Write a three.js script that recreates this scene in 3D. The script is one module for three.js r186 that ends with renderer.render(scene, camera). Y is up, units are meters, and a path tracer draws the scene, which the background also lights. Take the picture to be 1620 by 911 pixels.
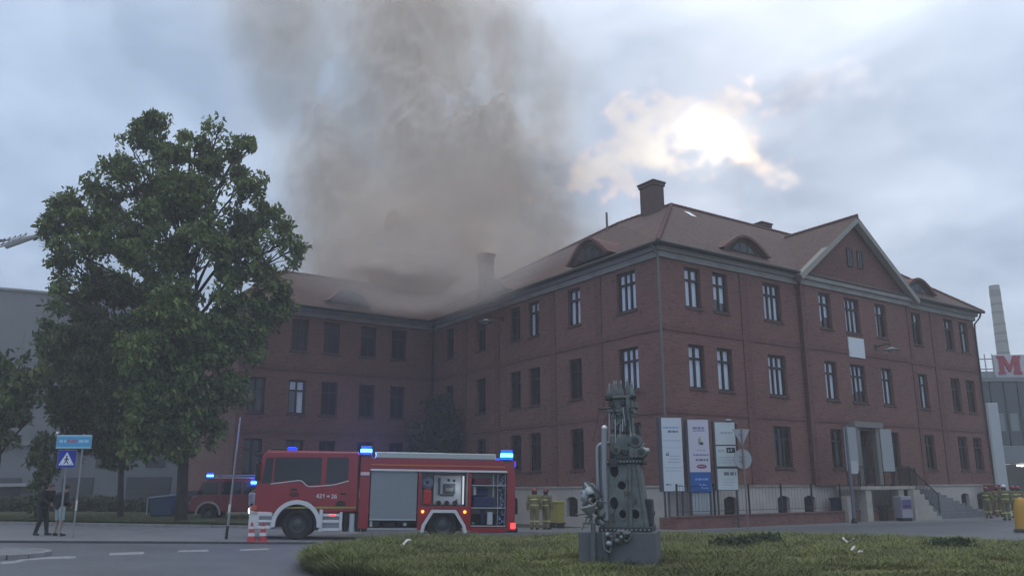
import * as THREE from 'three';
import { mergeGeometries, mergeVertices, toCreasedNormals } from 'three/addons/utils/BufferGeometryUtils.js';
import { RoundedBoxGeometry } from 'three/addons/geometries/RoundedBoxGeometry.js';
import { MarchingCubes } from 'three/addons/objects/MarchingCubes.js';
import { ImprovedNoise } from 'three/addons/math/ImprovedNoise.js';

// ------------------------------------------------------------------ camera
const scene = new THREE.Scene();
const camera = new THREE.PerspectiveCamera(38.58, 1620 / 911, 0.1, 900);
camera.rotation.order = 'YXZ';
camera.position.set(0, 1.75, 0);
camera.rotation.set(THREE.MathUtils.degToRad(12.4355), 0, THREE.MathUtils.degToRad(-0.376));
camera.setViewOffset(1620, 911, 0, -32, 1620, 911);
camera.updateMatrixWorld(true);
camera.updateProjectionMatrix();
const renderer = new THREE.WebGLRenderer();
renderer.toneMapping = THREE.LinearToneMapping;
renderer.toneMappingExposure = 1.3;
renderer.shadowMap.enabled = true;

// ------------------------------------------------------------------ random, noise
function rng(seed) {
  let a = seed >>> 0;
  return () => { a = (a + 0x6d2b79f5) | 0; let t = Math.imul(a ^ (a >>> 15), 1 | a); t = (t + Math.imul(t ^ (t >>> 7), 61 | t)) ^ t; return ((t ^ (t >>> 14)) >>> 0) / 4294967296; };
}
const perlin = new ImprovedNoise();
function fbm(x, y, z, oct = 5) { let s = 0, a = 0.5, f = 1; for (let i = 0; i < oct; i++) { s += a * perlin.noise(x * f + i * 17.3, y * f + i * 9.1, z * f + i * 3.7); a *= 0.5; f *= 2.03; } return s; }
const clamp = THREE.MathUtils.clamp, lerp = THREE.MathUtils.lerp, smooth = THREE.MathUtils.smoothstep;

// ------------------------------------------------------------------ sky and sun
const SUN = new THREE.Vector3(0.2217, 0.3929, -0.8925).normalize();
{
  const W = 2048, Hh = 1024, data = new Float32Array(W * Hh * 4);
  const right = new THREE.Vector3(0, 1, 0).cross(SUN).normalize().negate(), up = new THREE.Vector3().crossVectors(right, SUN).normalize();
  for (let j = 0; j < Hh; j++) {
    const el = ((j + 0.5) / Hh - 0.5) * Math.PI, y = Math.sin(el), c = Math.cos(el);
    for (let i = 0; i < W; i++) {
      const az = ((i + 0.5) / W - 0.5) * 2 * Math.PI, x = c * Math.cos(az), z = c * Math.sin(az), o = (j * W + i) * 4;
      if (y < -0.02) { data[o] = 0.15; data[o + 1] = 0.16; data[o + 2] = 0.16; data[o + 3] = 1; continue; }
      const yy = Math.max(y, 0.0);
      // layers of cloud seen from below, flattened towards the horizon
      const k = 1 / (yy + 0.32), px = x * k, pz = z * k;
      const big = fbm(px * 1.05 + 3.1, pz * 1.05, 0.7, 4);
      const mid = fbm(px * 2.6 + 11.0 + big * 1.2, pz * 2.6 + 4.0, 5.2, 5);
      const fine = fbm(px * 6.5 + mid * 2.0, pz * 6.5, 9.4, 4);
      const cloud = clamp(0.55 + big * 1.5 + mid * 1.0 + fine * 0.45, 0, 1);
      // angle round the sun
      const d = clamp(x * SUN.x + y * SUN.y + z * SUN.z, -1, 1), a = Math.acos(d);
      const su = (x * right.x + y * right.y + z * right.z), sv = (x * up.x + y * up.y + z * up.z);
      const near = Math.exp(-Math.pow(a / 0.30, 1.5)), wide = Math.exp(-Math.pow(a / 0.75, 2));
      // thin bright cloud to thick grey-blue cloud
      let r = lerp(0.43, 0.245, cloud), g = lerp(0.565, 0.345, cloud), b = lerp(0.79, 0.51, cloud);
      const lit = 1.15 - 0.75 * cloud;
      r += wide * 0.19 * lit; g += wide * 0.18 * lit; b += wide * 0.15 * lit;
      r += near * 0.17 * lit; g += near * 0.105 * lit; b += near * 0.03 * lit;
      // the torn opening in front of the sun
      if (d > 0.75) {
        const w1 = fbm(su * 9 + 2.0, sv * 12, 3.3, 5), w2 = fbm(su * 24 + 5.0, sv * 30, 1.3, 5), w3 = fbm(su * 55 + 1.0, sv * 70, 6.1, 4);
        const ex = su - 0.004 + w1 * 0.05, ey = sv + w2 * 0.03;
        // a wide ragged gap with warm rims, and the sun burning through its middle
        const gap = 1 - Math.hypot(ex / (ex < 0 ? 0.125 : 0.075), (ey - ex * 0.08) / (ey > 0 ? 0.055 : 0.034)) + w1 * 1.4 + w2 * 1.3 + w3 * 0.7;
        const open = smooth(gap, 0.0, 0.75), rim = Math.max(0, 1 - Math.abs(gap - 0.22) / 0.3) * (0.5 + w3);
        const core = Math.exp(-Math.pow(Math.hypot((ex + w2 * 0.02) / 0.034, (ey + w3 * 0.012) / 0.024), 2)) * (0.6 + 0.7 * open);
        const t2 = smooth(1 - Math.hypot((su - 0.062 + w2 * 0.02) / 0.042, (sv + 0.032 + (su - 0.062) * 0.6) / 0.022) + w1 * 1.1 + w2 * 1.3 + w3 * 0.5, 0.25, 1.0);
        const veil = smooth(w1 * 1.6 + w2 * 1.2 + w3 * 0.5 + 0.75 - Math.hypot((su - 0.13) / 0.13, (sv - 0.035) / 0.045), 0.2, 1.0);
        r += open * 0.24 + rim * 0.26 + core * 1.15 + t2 * 0.42 + veil * 0.18;
        g += open * 0.135 + rim * 0.11 + core * 0.98 + t2 * 0.27 + veil * 0.13;
        b += open * 0.0 + rim * 0.02 + core * 0.68 + t2 * 0.12 + veil * 0.09;
        const dark = smooth(1 - Math.hypot((su - 0.11) / 0.05, (sv - 0.02) / 0.05) + w1 * 1.4 + w2, 0.2, 1.0) * 0.22;
        r *= 1 - dark; g *= 1 - dark; b *= 1 - dark * 0.9;
      }
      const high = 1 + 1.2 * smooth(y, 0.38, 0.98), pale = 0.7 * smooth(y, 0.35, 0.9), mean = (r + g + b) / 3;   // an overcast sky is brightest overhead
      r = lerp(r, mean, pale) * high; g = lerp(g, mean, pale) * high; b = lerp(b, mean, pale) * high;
      if (y < 0) { r = 0.15; g = 0.16; b = 0.16; }
      data[o] = r; data[o + 1] = g; data[o + 2] = b; data[o + 3] = 1;
    }
  }
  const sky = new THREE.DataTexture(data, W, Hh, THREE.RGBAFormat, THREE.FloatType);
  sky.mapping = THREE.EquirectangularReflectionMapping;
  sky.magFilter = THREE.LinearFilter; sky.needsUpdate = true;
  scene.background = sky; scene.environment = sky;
}
const sun = new THREE.DirectionalLight(new THREE.Color(1.0, 0.9, 0.78), 0.5);
sun.position.copy(SUN).multiplyScalar(150); sun.target.position.set(0, 0, -40);
sun.position.add(sun.target.position);
sun.castShadow = true; sun.shadow.radius = 20; sun.shadow.mapSize.set(2048, 2048);
Object.assign(sun.shadow.camera, { left: -70, right: 70, top: 60, bottom: -60, near: 1, far: 400 });
scene.add(sun, sun.target);
scene.fog = new THREE.FogExp2(new THREE.Color(1.0, 0.98, 0.96), 0.0025);

// ------------------------------------------------------------------ names, things, parts
const used = new Map();
function numbered(name) { const n = used.get(name) ?? 0; used.set(name, n + 1); return n ? `${name}_${String(n).padStart(3, '0')}` : name; }
function tag(o, label, category, group, kind) {
  if (label) o.userData.label = label;
  if (category) o.userData.category = category;
  if (group) o.userData.group = group;
  if (kind) o.userData.kind = kind;
  return o;
}
function thing(name, label, category, pos = [0, 0, 0], turn = 0, group) {
  const o = new THREE.Group(); o.name = numbered(name); o.position.set(...pos); o.rotation.y = turn; scene.add(o);
  return tag(o, label, category, group);
}
function part(name, geos, mat, parent, label) {
  const list = (Array.isArray(geos) ? geos : [geos]).map((g) => (g.index ? g.toNonIndexed() : g));
  for (const g of list) { if (!g.attributes.uv) g.setAttribute('uv', new THREE.Float32BufferAttribute(new Float32Array(g.attributes.position.count * 2), 2)); for (const k of Object.keys(g.attributes)) if (!['position', 'normal', 'uv', 'color'].includes(k)) g.deleteAttribute(k); }
  const g = list.length > 1 ? mergeGeometries(list) : list[0];
  const m = new THREE.Mesh(g, mat); m.name = name; m.castShadow = m.receiveShadow = true;
  if (label) m.userData.label = label;
  if (parent) parent.add(m);
  return m;
}
function single(name, label, category, geos, mat, pos = [0, 0, 0], turn = 0, group) {
  const m = part(numbered(name), geos, mat, scene); m.position.set(...pos); m.rotation.y = turn;
  return tag(m, label, category, group);
}
function struct(name, geos, mat) { const m = part(numbered(name), geos, mat, scene); m.userData.kind = 'structure'; return m; }
function copyOf(o, label, pos, turn) {
  const c = o.clone(); c.name = numbered(o.name.replace(/_\d{3}$/, '')); scene.add(c); c.userData = { ...o.userData };
  if (label) c.userData.label = label;
  if (pos) c.position.set(...pos);
  if (turn !== undefined) c.rotation.y = turn;
  return c;
}
// ------------------------------------------------------------------ shapes
function metreUV(g) {   // box projection, 1 unit of uv = 1 metre of the object's own axes
  g = g.index ? g.toNonIndexed() : g;
  if (!g.attributes.normal) g.computeVertexNormals();
  const p = g.attributes.position, n = g.attributes.normal, uv = new Float32Array(p.count * 2);
  for (let t = 0; t < p.count; t += 3) {
    let nx = 0, ny = 0, nz = 0;
    for (let k = 0; k < 3; k++) { nx += n.getX(t + k); ny += n.getY(t + k); nz += n.getZ(t + k); }
    nx = Math.abs(nx); ny = Math.abs(ny); nz = Math.abs(nz);
    for (let k = 0; k < 3; k++) {
      const x = p.getX(t + k), y = p.getY(t + k), z = p.getZ(t + k);
      const [u, v] = ny > nx && ny > nz ? [x, z] : nx > nz ? [z, y] : [x, y];
      uv[(t + k) * 2] = u; uv[(t + k) * 2 + 1] = v;
    }
  }
  g.setAttribute('uv', new THREE.BufferAttribute(uv, 2));
  return g;
}
const box = (w, h, d, x = 0, y = 0, z = 0) => new THREE.BoxGeometry(w, h, d).translate(x, y, z);
const span = (x0, x1, y0, y1, z0, z1) => box(x1 - x0, y1 - y0, z1 - z0, (x0 + x1) / 2, (y0 + y1) / 2, (z0 + z1) / 2);
const rbox = (w, h, d, r, x = 0, y = 0, z = 0, seg = 2) => new RoundedBoxGeometry(w, h, d, seg, Math.min(r, w / 2.01, h / 2.01, d / 2.01)).translate(x, y, z);
const rspan = (x0, x1, y0, y1, z0, z1, r) => rbox(x1 - x0, y1 - y0, z1 - z0, r, (x0 + x1) / 2, (y0 + y1) / 2, (z0 + z1) / 2);
const V = (x, y, z) => new THREE.Vector3(x, y, z);
function bar(a, b, r0, r1 = r0, seg = 8) {
  a = Array.isArray(a) ? V(...a) : a; b = Array.isArray(b) ? V(...b) : b;
  const d = b.clone().sub(a), L = d.length();
  const g = new THREE.CylinderGeometry(r1, r0, L, seg);
  g.applyQuaternion(new THREE.Quaternion().setFromUnitVectors(V(0, 1, 0), d.normalize()));
  return g.translate((a.x + b.x) / 2, (a.y + b.y) / 2, (a.z + b.z) / 2);
}
const disc = (r, h, x, y, z, seg = 20) => new THREE.CylinderGeometry(r, r, h, seg).rotateX(Math.PI / 2).translate(x, y, z);   // axis along z
const ring = (R, r, x, y, z, seg = 24) => new THREE.TorusGeometry(R, r, 8, seg).translate(x, y, z);
const lathe = (pts, seg = 16) => new THREE.LatheGeometry(pts.map(([x, y]) => new THREE.Vector2(x, y)), seg);
function pipe(pts, r, seg = 24, rad = 8) { return new THREE.TubeGeometry(new THREE.CatmullRomCurve3(pts.map((p) => V(...p)), false, 'catmullrom', 0.3), seg, r, rad); }
function poly(pts) { const s = new THREE.Shape(); pts.forEach(([x, y], i) => (i ? s.lineTo(x, y) : s.moveTo(x, y))); s.closePath(); return s; }
function extrude(shape, depth, bevel = 0, curveSegments = 12) {
  return new THREE.ExtrudeGeometry(shape, { depth, curveSegments, bevelEnabled: bevel > 0, bevelSize: bevel, bevelThickness: bevel, bevelSegments: 2, bevelOffset: -bevel });
}
function faces(list) {   // flat polygons given as loops of points, fanned into triangles
  const p = [];
  for (const f of list) for (let i = 1; i + 1 < f.length; i++) p.push(...f[0], ...f[i], ...f[i + 1]);
  const g = new THREE.BufferGeometry(); g.setAttribute('position', new THREE.Float32BufferAttribute(p, 3)); g.computeVertexNormals();
  return g;
}
// a pixel of the 1620 x 911 picture, carried out to depth z: used for distances of far things while laying them out
const unproj = new THREE.Vector3();
function at(px, py, z) {
  unproj.set((px - 810) / 1301.3, -(py - 487.55) / 1301.3, -1).applyEuler(camera.rotation);
  const t = z / unproj.z; return V(unproj.x * t, 1.75 + unproj.y * t, z);
}
// the ground rises gently to the left of the picture
const lift = (x) => { const t = clamp((-x - 3) / 22, 0, 1); return 0.022 * 22 * (t < 0.08 ? t * t / 0.16 : t - 0.04); };
// ------------------------------------------------------------------ textures
function lattice(seed, n) { const r = rng(seed), a = new Float32Array(n * n); for (let i = 0; i < a.length; i++) a[i] = r(); return (x, y) => { const xi = Math.floor(x), yi = Math.floor(y), fx = x - xi, fy = y - yi, sx = fx * fx * (3 - 2 * fx), sy = fy * fy * (3 - 2 * fy), m = (v) => ((v % n) + n) % n; const g = (i, j) => a[m(j) * n + m(i)]; return lerp(lerp(g(xi, yi), g(xi + 1, yi), sx), lerp(g(xi, yi + 1), g(xi + 1, yi + 1), sx), sy); }; }
const N4 = lattice(11, 4), N8 = lattice(12, 8), N16 = lattice(13, 16), N32 = lattice(14, 32), N64 = lattice(15, 64), N128 = lattice(16, 128);
const tiled = (u, v) => 0.32 * N4(u * 4, v * 4) + 0.26 * N8(u * 8, v * 8) + 0.2 * N16(u * 16, v * 16) + 0.12 * N32(u * 32, v * 32) + 0.1 * N64(u * 64, v * 64);
const toS = (c) => 255 * (c <= 0.0031308 ? 12.92 * c : 1.055 * Math.pow(c, 1 / 2.4) - 0.055);
function texture(n, m, fn, rep, color = true) {
  const d = new Uint8Array(n * m * 4);
  for (let j = 0; j < m; j++) for (let i = 0; i < n; i++) {
    const c = fn((i + 0.5) / n, (j + 0.5) / m, i, j), o = (j * n + i) * 4;
    if (color) { d[o] = clamp(toS(c[0]), 0, 255); d[o + 1] = clamp(toS(c[1]), 0, 255); d[o + 2] = clamp(toS(c[2]), 0, 255); } else d[o] = d[o + 1] = d[o + 2] = clamp(c * 255, 0, 255);
    d[o + 3] = 255;
  }
  const t = new THREE.DataTexture(d, n, m); t.wrapS = t.wrapT = THREE.RepeatWrapping; t.magFilter = THREE.LinearFilter; t.minFilter = THREE.LinearFilter;
  if (color) t.colorSpace = THREE.SRGBColorSpace;
  t.repeat.set(rep[0], rep[1]); t.needsUpdate = true;
  return t;
}
function std(name, rgb, roughness = 0.8, o = {}) {
  const { metal = 0, phys, ...rest } = o;
  const m = new (phys ? THREE.MeshPhysicalMaterial : THREE.MeshStandardMaterial)({ roughness, metalness: metal, ...rest });
  m.name = name; if (rgb) m.color.setRGB(...rgb);
  return m;
}
// brickwork: courses of 7.7 cm, half-brick bond, each brick its own tone
const brickTone = rng(5), tones = Array.from({ length: 16 * 26 }, () => [brickTone(), brickTone()]);
function brickAt(u, v) {
  const row = Math.floor(v * 26), off = row % 2 ? 0.5 : 0, bx = u * 8 + off * 0.5, col = Math.floor(bx), fx = bx - col, fy = v * 26 - row;
  const joint = fx < 0.045 || fy < 0.13; return [joint, tones[(row % 26) * 16 + (col % 8)], fx, fy];
}
const brickMap = texture(1024, 1024, (u0, v0) => {   // 8 m of wall: weathering on top of the bond
  const u = (u0 * 4) % 1, v = (v0 * 4) % 1, [joint, t] = brickAt(u, v), f = N128(u0 * 512, v0 * 512), streak = smooth(N64(u0 * 64, v0 * 4) * 0.6 + N16(u0 * 16, v0 * 16) * 0.4, 0.5, 0.8) * 0.35, n = 0.6 * tiled(u0, v0) + 0.4 * tiled(v0 + 0.3, u0) + 0.06 - streak * 0.3 + (smooth(N16(u0 * 16 + 5, v0 * 8), 0.68, 0.82) * 0.12);
  if (joint) return [0.165 + f * 0.05 + (n - 0.5) * 0.06, 0.088 + f * 0.03, 0.076 + f * 0.02];
  const k = 0.84 + t[0] * 0.28 + (n - 0.5) * 0.62 + (f - 0.5) * 0.25, dark = t[1] > 0.9 ? 0.7 : 1;
  return [0.19 * k * dark, 0.09 * k * dark, 0.074 * k * dark];
}, [1 / 8, 1 / 8]);
const brickBump = texture(512, 512, (u, v) => { const [joint, t] = brickAt(u, v); return joint ? 0.15 : 0.7 + t[0] * 0.2 + N128(u * 128, v * 128) * 0.1; }, [1 / 2, 1 / 2], false);
const M = {};
M.brick = std('brick', null, 0.92, { map: brickMap, bumpMap: brickBump, bumpScale: 0.008 });
M.brickDark = std('brick band', [0.82, 0.78, 0.8], 0.92, { map: brickMap, bumpMap: brickBump, bumpScale: 0.008 });
const plasterMap = texture(512, 512, (u, v) => { const n = tiled(u, v), s = N32(u * 32, v * 4) - 0.5, f = N128(u * 128, v * 128) - 0.5, k = 0.92 + (n - 0.5) * 0.5 + s * 0.08 + f * 0.06; return [0.50 * k, 0.455 * k, 0.41 * k]; }, [1 / 5, 1 / 5]);
M.plaster = std('pale plaster', null, 0.95, { map: plasterMap });
const stoneMap = texture(256, 256, (u, v) => { const n = tiled(u, v), f = N128(u * 128, v * 128) - 0.5, k = 0.9 + (n - 0.5) * 0.6 + f * 0.16; return [0.42 * k, 0.385 * k, 0.335 * k]; }, [1 / 2.5, 1 / 2.5]);
M.stone = std('sandstone', null, 0.93, { map: stoneMap });
const corniceMap = texture(256, 256, (u, v) => { const n = tiled(u, v), f = N128(u * 128, v * 128) - 0.5, k = 0.9 + (n - 0.5) * 0.6 + f * 0.1; return [0.32 * k, 0.305 * k, 0.275 * k]; }, [1 / 3, 1 / 3]);
M.cornice = std('weathered cornice', null, 0.9, { map: corniceMap });
// plain roof tiles: rows of 16 cm, 18 cm wide
function tileAt(u, v) { const row = Math.floor(v * 24), bx = u * 20 + (row % 2) * 0.5, col = Math.floor(bx) % 20; return [bx - Math.floor(bx), v * 24 - row, tones[(row * 7 + col * 3) % tones.length]]; }
const roofMap = texture(1024, 1024, (u0, v0) => { const u = (u0 * 2) % 1, v = (v0 * 2) % 1, [fx, fy, t] = tileAt(u, v), n = 0.5 * tiled(u0, v0) + 0.5 * tiled(v0, u0 + 0.4) + (N64(u0 * 64, v0 * 6) - 0.5) * 0.2, moss = smooth(n, 0.55, 0.75) * 0.35, k = (0.62 + t[0] * 0.5 + (n - 0.5) * 0.8) * (fx < 0.06 ? 0.6 : 1) * (fy < 0.1 ? 0.65 : 1); return [0.13 * k * (1 - moss * 0.4), 0.072 * k * (1 + moss * 0.2), 0.059 * k]; }, [1 / 7.2, 1 / 7.68]);
const roofBump = texture(512, 512, (u, v) => { const [fx, fy, t] = tileAt(u, v); return (fx < 0.06 ? 0.2 : 0.5) + (1 - fy) * 0.4 + t[1] * 0.1; }, [1 / 3.6, 1 / 3.84], false);
M.roof = std('clay roof tiles', null, 0.85, { map: roofMap, bumpMap: roofBump, bumpScale: 0.02 });
M.frame = std('dark brown window frame', [0.022, 0.013, 0.015], 0.55);
M.sill = std('window sill brick', [0.10, 0.045, 0.04], 0.85);
M.pane = std('window glass', [0.95, 0.97, 1], 0.03, { phys: 1, transmission: 1, thickness: 0, ior: 1.5, specularIntensity: 1 });
M.curtain = std('white curtain', [0.78, 0.79, 0.8], 0.95);
M.blindGlass = std('unlit window glass', [0.016, 0.015, 0.017], 0.06);
M.zinc = std('zinc gutter', [0.14, 0.145, 0.14], 0.5, { metal: 0.3 });
M.gutter = std('dark gutter', [0.035, 0.04, 0.036], 0.6);
M.dark = std('near black', [0.012, 0.012, 0.013], 0.8);
M.iron = std('black iron', [0.018, 0.019, 0.021], 0.55, { metal: 0.3 });
M.greyWood = std('grey door', [0.035, 0.042, 0.055], 0.45);
const asphaltMap = texture(1024, 1024, (u, v) => { const n = tiled(u, v), f = N128(u * 128, v * 128), g = N64(u * 256, v * 256), k = 0.8 + (n - 0.5) * 0.55 + (f - 0.5) * 0.16 + (g - 0.5) * 0.2; const crack = Math.abs(N16(u * 16 + 3, v * 16) - 0.5) < 0.008 ? 0.75 : 1; return [0.125 * k * crack, 0.132 * k * crack, 0.145 * k * crack]; }, [1 / 9, 1 / 9]);
M.asphalt = std('asphalt', null, 0.62, { map: asphaltMap });
const paveMap = texture(512, 512, (u, v) => { const n = tiled(u, v), g = N64(u * 256, v * 256), j = (u * 10) % 1 < 0.06 || (v * 10) % 1 < 0.06 ? 0.82 : 1, k = (0.85 + (n - 0.5) * 0.5 + (g - 0.5) * 0.16) * j; return [0.20 * k, 0.205 * k, 0.215 * k]; }, [1 / 4, 1 / 4]);
M.pave = std('grey paving', null, 0.75, { map: paveMap });
M.kerb = std('kerb concrete', null, 0.85, { map: texture(256, 256, (u, v) => { const k = 0.85 + (tiled(u, v) - 0.5) * 0.6; return [0.27 * k, 0.27 * k, 0.265 * k]; }, [0.5, 0.5]) });
M.kerbDark = std('dark kerb stone', null, 0.8, { map: texture(256, 256, (u, v) => { const k = 0.85 + (tiled(u, v) - 0.5) * 0.6; return [0.085 * k, 0.09 * k, 0.10 * k]; }, [0.5, 0.5]) });
const soilMap = texture(512, 512, (u, v) => { const n = tiled(u, v), f = N64(u * 64, v * 64) - 0.5, k = 0.8 + (n - 0.5) * 0.9 + f * 0.4, t = smooth(tiled(v + 0.37, u), 0.42, 0.6); return [lerp(0.05, 0.075, t) * k, lerp(0.062, 0.066, t) * k, lerp(0.026, 0.036, t) * k]; }, [1 / 6, 1 / 6]);
M.soil = std('grassy soil', null, 0.98, { map: soilMap });
M.paint = std('white road paint', null, 0.7, { map: texture(256, 256, (u, v) => { const w = smooth(N32(u * 32, v * 32) * 0.6 + N64(u * 64, v * 64) * 0.4, 0.28, 0.5), k = 0.4 + 0.6 * w; return [0.30 * k, 0.305 * k, 0.31 * k]; }, [1, 1]) });
const barkMap = texture(256, 512, (u, v) => { const r = Math.abs(N16(u * 16, v * 6) - 0.5) * 2, k = 0.5 + r * 0.7 + (N64(u * 64, v * 64) - 0.5) * 0.3; return [0.05 * k, 0.042 * k, 0.034 * k]; }, [1, 0.5]);
M.bark = std('tree bark', null, 0.95, { map: barkMap });
const concreteMap = texture(512, 512, (u, v) => { const n = tiled(u, v), s = N64(u * 64, v * 3) - 0.5, k = 0.95 + (n - 0.5) * 0.35 + s * 0.1; return [0.155 * k, 0.175 * k, 0.19 * k]; }, [1 / 14, 1 / 14]);
M.hall = std('grey cladding', null, 0.8, { map: concreteMap });
M.hallDark = std('dark cladding', [0.04, 0.045, 0.055], 0.7);
M.steel = std('galvanised steel', [0.30, 0.31, 0.32], 0.5, { metal: 0.55 });
M.black = std('black plastic', [0.012, 0.012, 0.013], 0.6);
M.rubber = std('tyre rubber', [0.016, 0.016, 0.017], 0.9);
M.white = std('white paint', [0.72, 0.73, 0.74], 0.5);
M.boardWhite = std('white sign board', [0.66, 0.70, 0.72], 0.45);
M.granite = std('grey granite', null, 0.65, { map: texture(512, 512, (u, v) => { const k = 0.75 + (tiled(u, v) - 0.5) * 0.3 + (N64(u * 256, v * 256) - 0.5) * 0.5; return [0.15 * k, 0.158 * k, 0.175 * k]; }, [1 / 1.2, 1 / 1.2]) });

// ------------------------------------------------------------------ ground
function sheet(shape, y, step = 1.2, extra) {   // a flat outline cut into a grid that follows the ground
  const g0 = new THREE.ShapeGeometry(shape, 48), p = g0.attributes.position, idx = g0.index.array, out = [];
  const cut = (tri) => {   // split long triangles so that the sheet bends with the ground
    const [a, b, c] = tri, L = [[a, b], [b, c], [c, a]].map(([s, e]) => Math.abs(s[0] - e[0])), m = Math.max(...L);
    if (m < step || out.length > 400000) { out.push(a, b, c); return; }
    const k = L.indexOf(m), [s, e, o] = [[a, b, c], [b, c, a], [c, a, b]][k], h = [(s[0] + e[0]) / 2, (s[1] + e[1]) / 2];
    cut([s, h, o]); cut([h, e, o]);
  };
  for (let i = 0; i < idx.length; i += 3) cut([0, 1, 2].map((k) => [p.getX(idx[i + k]), p.getY(idx[i + k])]));
  const pos = [], uv = [];
  for (const [x, d] of out) { pos.push(x, lift(x) + y + (extra ? extra(x, -d) : 0), -d); uv.push(x, d); }
  const g = new THREE.BufferGeometry(); g.setAttribute('position', new THREE.Float32BufferAttribute(pos, 3)); g.setAttribute('uv', new THREE.Float32BufferAttribute(uv, 2)); g.computeVertexNormals();
  const ix = mergeVertices(g, 1e-4); ix.computeVertexNormals(); return ix;
}
// outlines are in (x, distance ahead)
struct('ground', sheet(poly([[-420, -40], [420, -40], [420, 700], [-420, 700]]), -0.15, 14), M.soil);
struct('road', sheet(poly([[-90, -30], [90, -30], [90, 62], [31, 62], [30.8, 49.5], [24.2, 46.2], [5.2, 36.2], [-4, 35], [-4, 38], [-90, 38]]), 0, 1.5), M.asphalt);
// the pavement that runs in front of the brick house
const PV = poly([[-5, 36.4], [6, 35.2], [27, 46.0], [31, 48.6], [31, 52.6], [25, 50.5], [7.2, 38.6], [-5, 41]]);
struct('pavement', sheet(PV, 0.004, 1.5), M.pave);
struct('pavement', sheet(poly([[-90, 24.5], [-30, 25.6], [-16, 26.2], [-6.4, 27.9], [-6.4, 36.9], [-90, 36.9]]), 0.004, 1.2), M.pave);
function kerbLine(pts, w, h, y0 = 0) {
  const list = [];
  for (let i = 0; i + 1 < pts.length; i++) {
    const [x0, z0] = pts[i], [x1, z1] = pts[i + 1], L = Math.hypot(x1 - x0, z1 - z0), n = Math.max(1, Math.round(L / 1.0));
    for (let k = 0; k < n; k++) {
      const t = (k + 0.5) / n, x = lerp(x0, x1, t), z = lerp(z0, z1, t), ang = Math.atan2(-(z1 - z0), x1 - x0);
      const g = rbox(L / n - 0.012, h + 0.2, w, 0.015, 0, h / 2 - 0.1, 0, 1); const slope = (lift(x + 0.2) - lift(x - 0.2)) / 0.4;
      g.rotateZ(Math.atan(slope * Math.cos(ang))); g.rotateY(ang); g.translate(x, lift(x) + y0, z); list.push(g);
    }
  }
  return list.map(metreUV);
}
struct('kerb', kerbLine([[-60, -25.0], [-30, -25.5], [-16, -26.1], [-6.4, -27.8]], 0.16, 0.07), M.kerbDark);
struct('kerb', kerbLine([[-70, -37], [-30, -37], [-4.2, -37]], 0.16, 0.13), M.kerb);
// grass verge behind the far kerb
struct('verge', sheet(poly([[-90, 37.06], [-4.2, 37.06], [-4.2, 41], [-9, 60], [-90, 75]]), 0.10, 1.5), M.soil);
// the round island with the lawn
const IX = 5.2, IZ = -21.8, IRX = 10.3, IRZ = 8.7;
const mound = (x, z) => { const t = Math.hypot((x - IX) / IRX, (z - IZ) / IRZ); return 0.22 * Math.max(0, 1 - t * t * t); };
{
  const s = new THREE.Shape(); for (let i = 0; i < 72; i++) { const a = i / 72 * 2 * Math.PI; s[i ? 'lineTo' : 'moveTo'](IX + IRX * Math.cos(a), -IZ + IRZ * Math.sin(a)); }
  struct('lawn_ground', sheet(s, 0.02, 0.8, mound), M.soil);
}
// painted markings on the carriageway at the left
const mark = (pts) => sheet(poly(pts.map(([px, py]) => { const p = onGround(px, py); return [p.x, -p.z]; })), 0.004, 0.6);
function onGround(px, py, y = 0) { let z = -25, p; for (let i = 0; i < 40; i++) { p = at(px, py, z); const want = lift(p.x) + y; z *= (1.75 - want) / (1.75 - p.y); } return at(px, py, z); }
struct('road_marking', mark([[173, 875], [226, 873], [228, 877], [172, 879]]), M.paint);
struct('road_marking', mark([[282, 871], [328, 869.5], [330, 872.5], [280, 874]]), M.paint);
struct('road_marking', mark([[380, 869], [424, 867.5], [425, 870], [379, 871.5]]), M.paint);
struct('road_marking', mark([[0, 889], [22, 888], [36, 883], [34, 880], [60, 879.5], [64, 881], [118, 880], [119, 883.5], [64, 885], [58, 886], [40, 886.5], [24, 891], [0, 892.5]]), M.paint);
{
  const c = onGround(-14, 880), pts = []; for (let i = 0; i <= 16; i++) { const a = i / 16 * 2 * Math.PI; pts.push([c.x + 1.25 * Math.cos(a), c.z + 1.25 * Math.sin(a)]); }
  struct('kerb', kerbLine(pts, 0.16, 0.12), M.kerb);
  const s = new THREE.Shape(); s.absarc(c.x, -c.z, 1.2, 0, 2 * Math.PI); struct('traffic_island', sheet(s, 0.1, 0.6), M.pave);
}
// ------------------------------------------------------------------ the brick building
const TH = THREE.MathUtils.degToRad(34.189), CORNER = [7.125, 0, -38.381];
const house = thing('brick_building', 'long three storey red brick building with tiled hip roofs, burning under smoke', 'building', CORNER, TH);
house.updateMatrixWorld(true);
const local = (x, y, z) => house.localToWorld(V(x, y, z));
const RW = 29.3, LW = 22.6, BW = 13.4, DEEP = 12, WALLTOP = 12.85, PL = 1.8;
// rows of windows: [bottom, top]
const ROW = { top: [10.45, 12.5], mid: [6.45, 8.6], low: [2.76, 4.86] };
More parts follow.
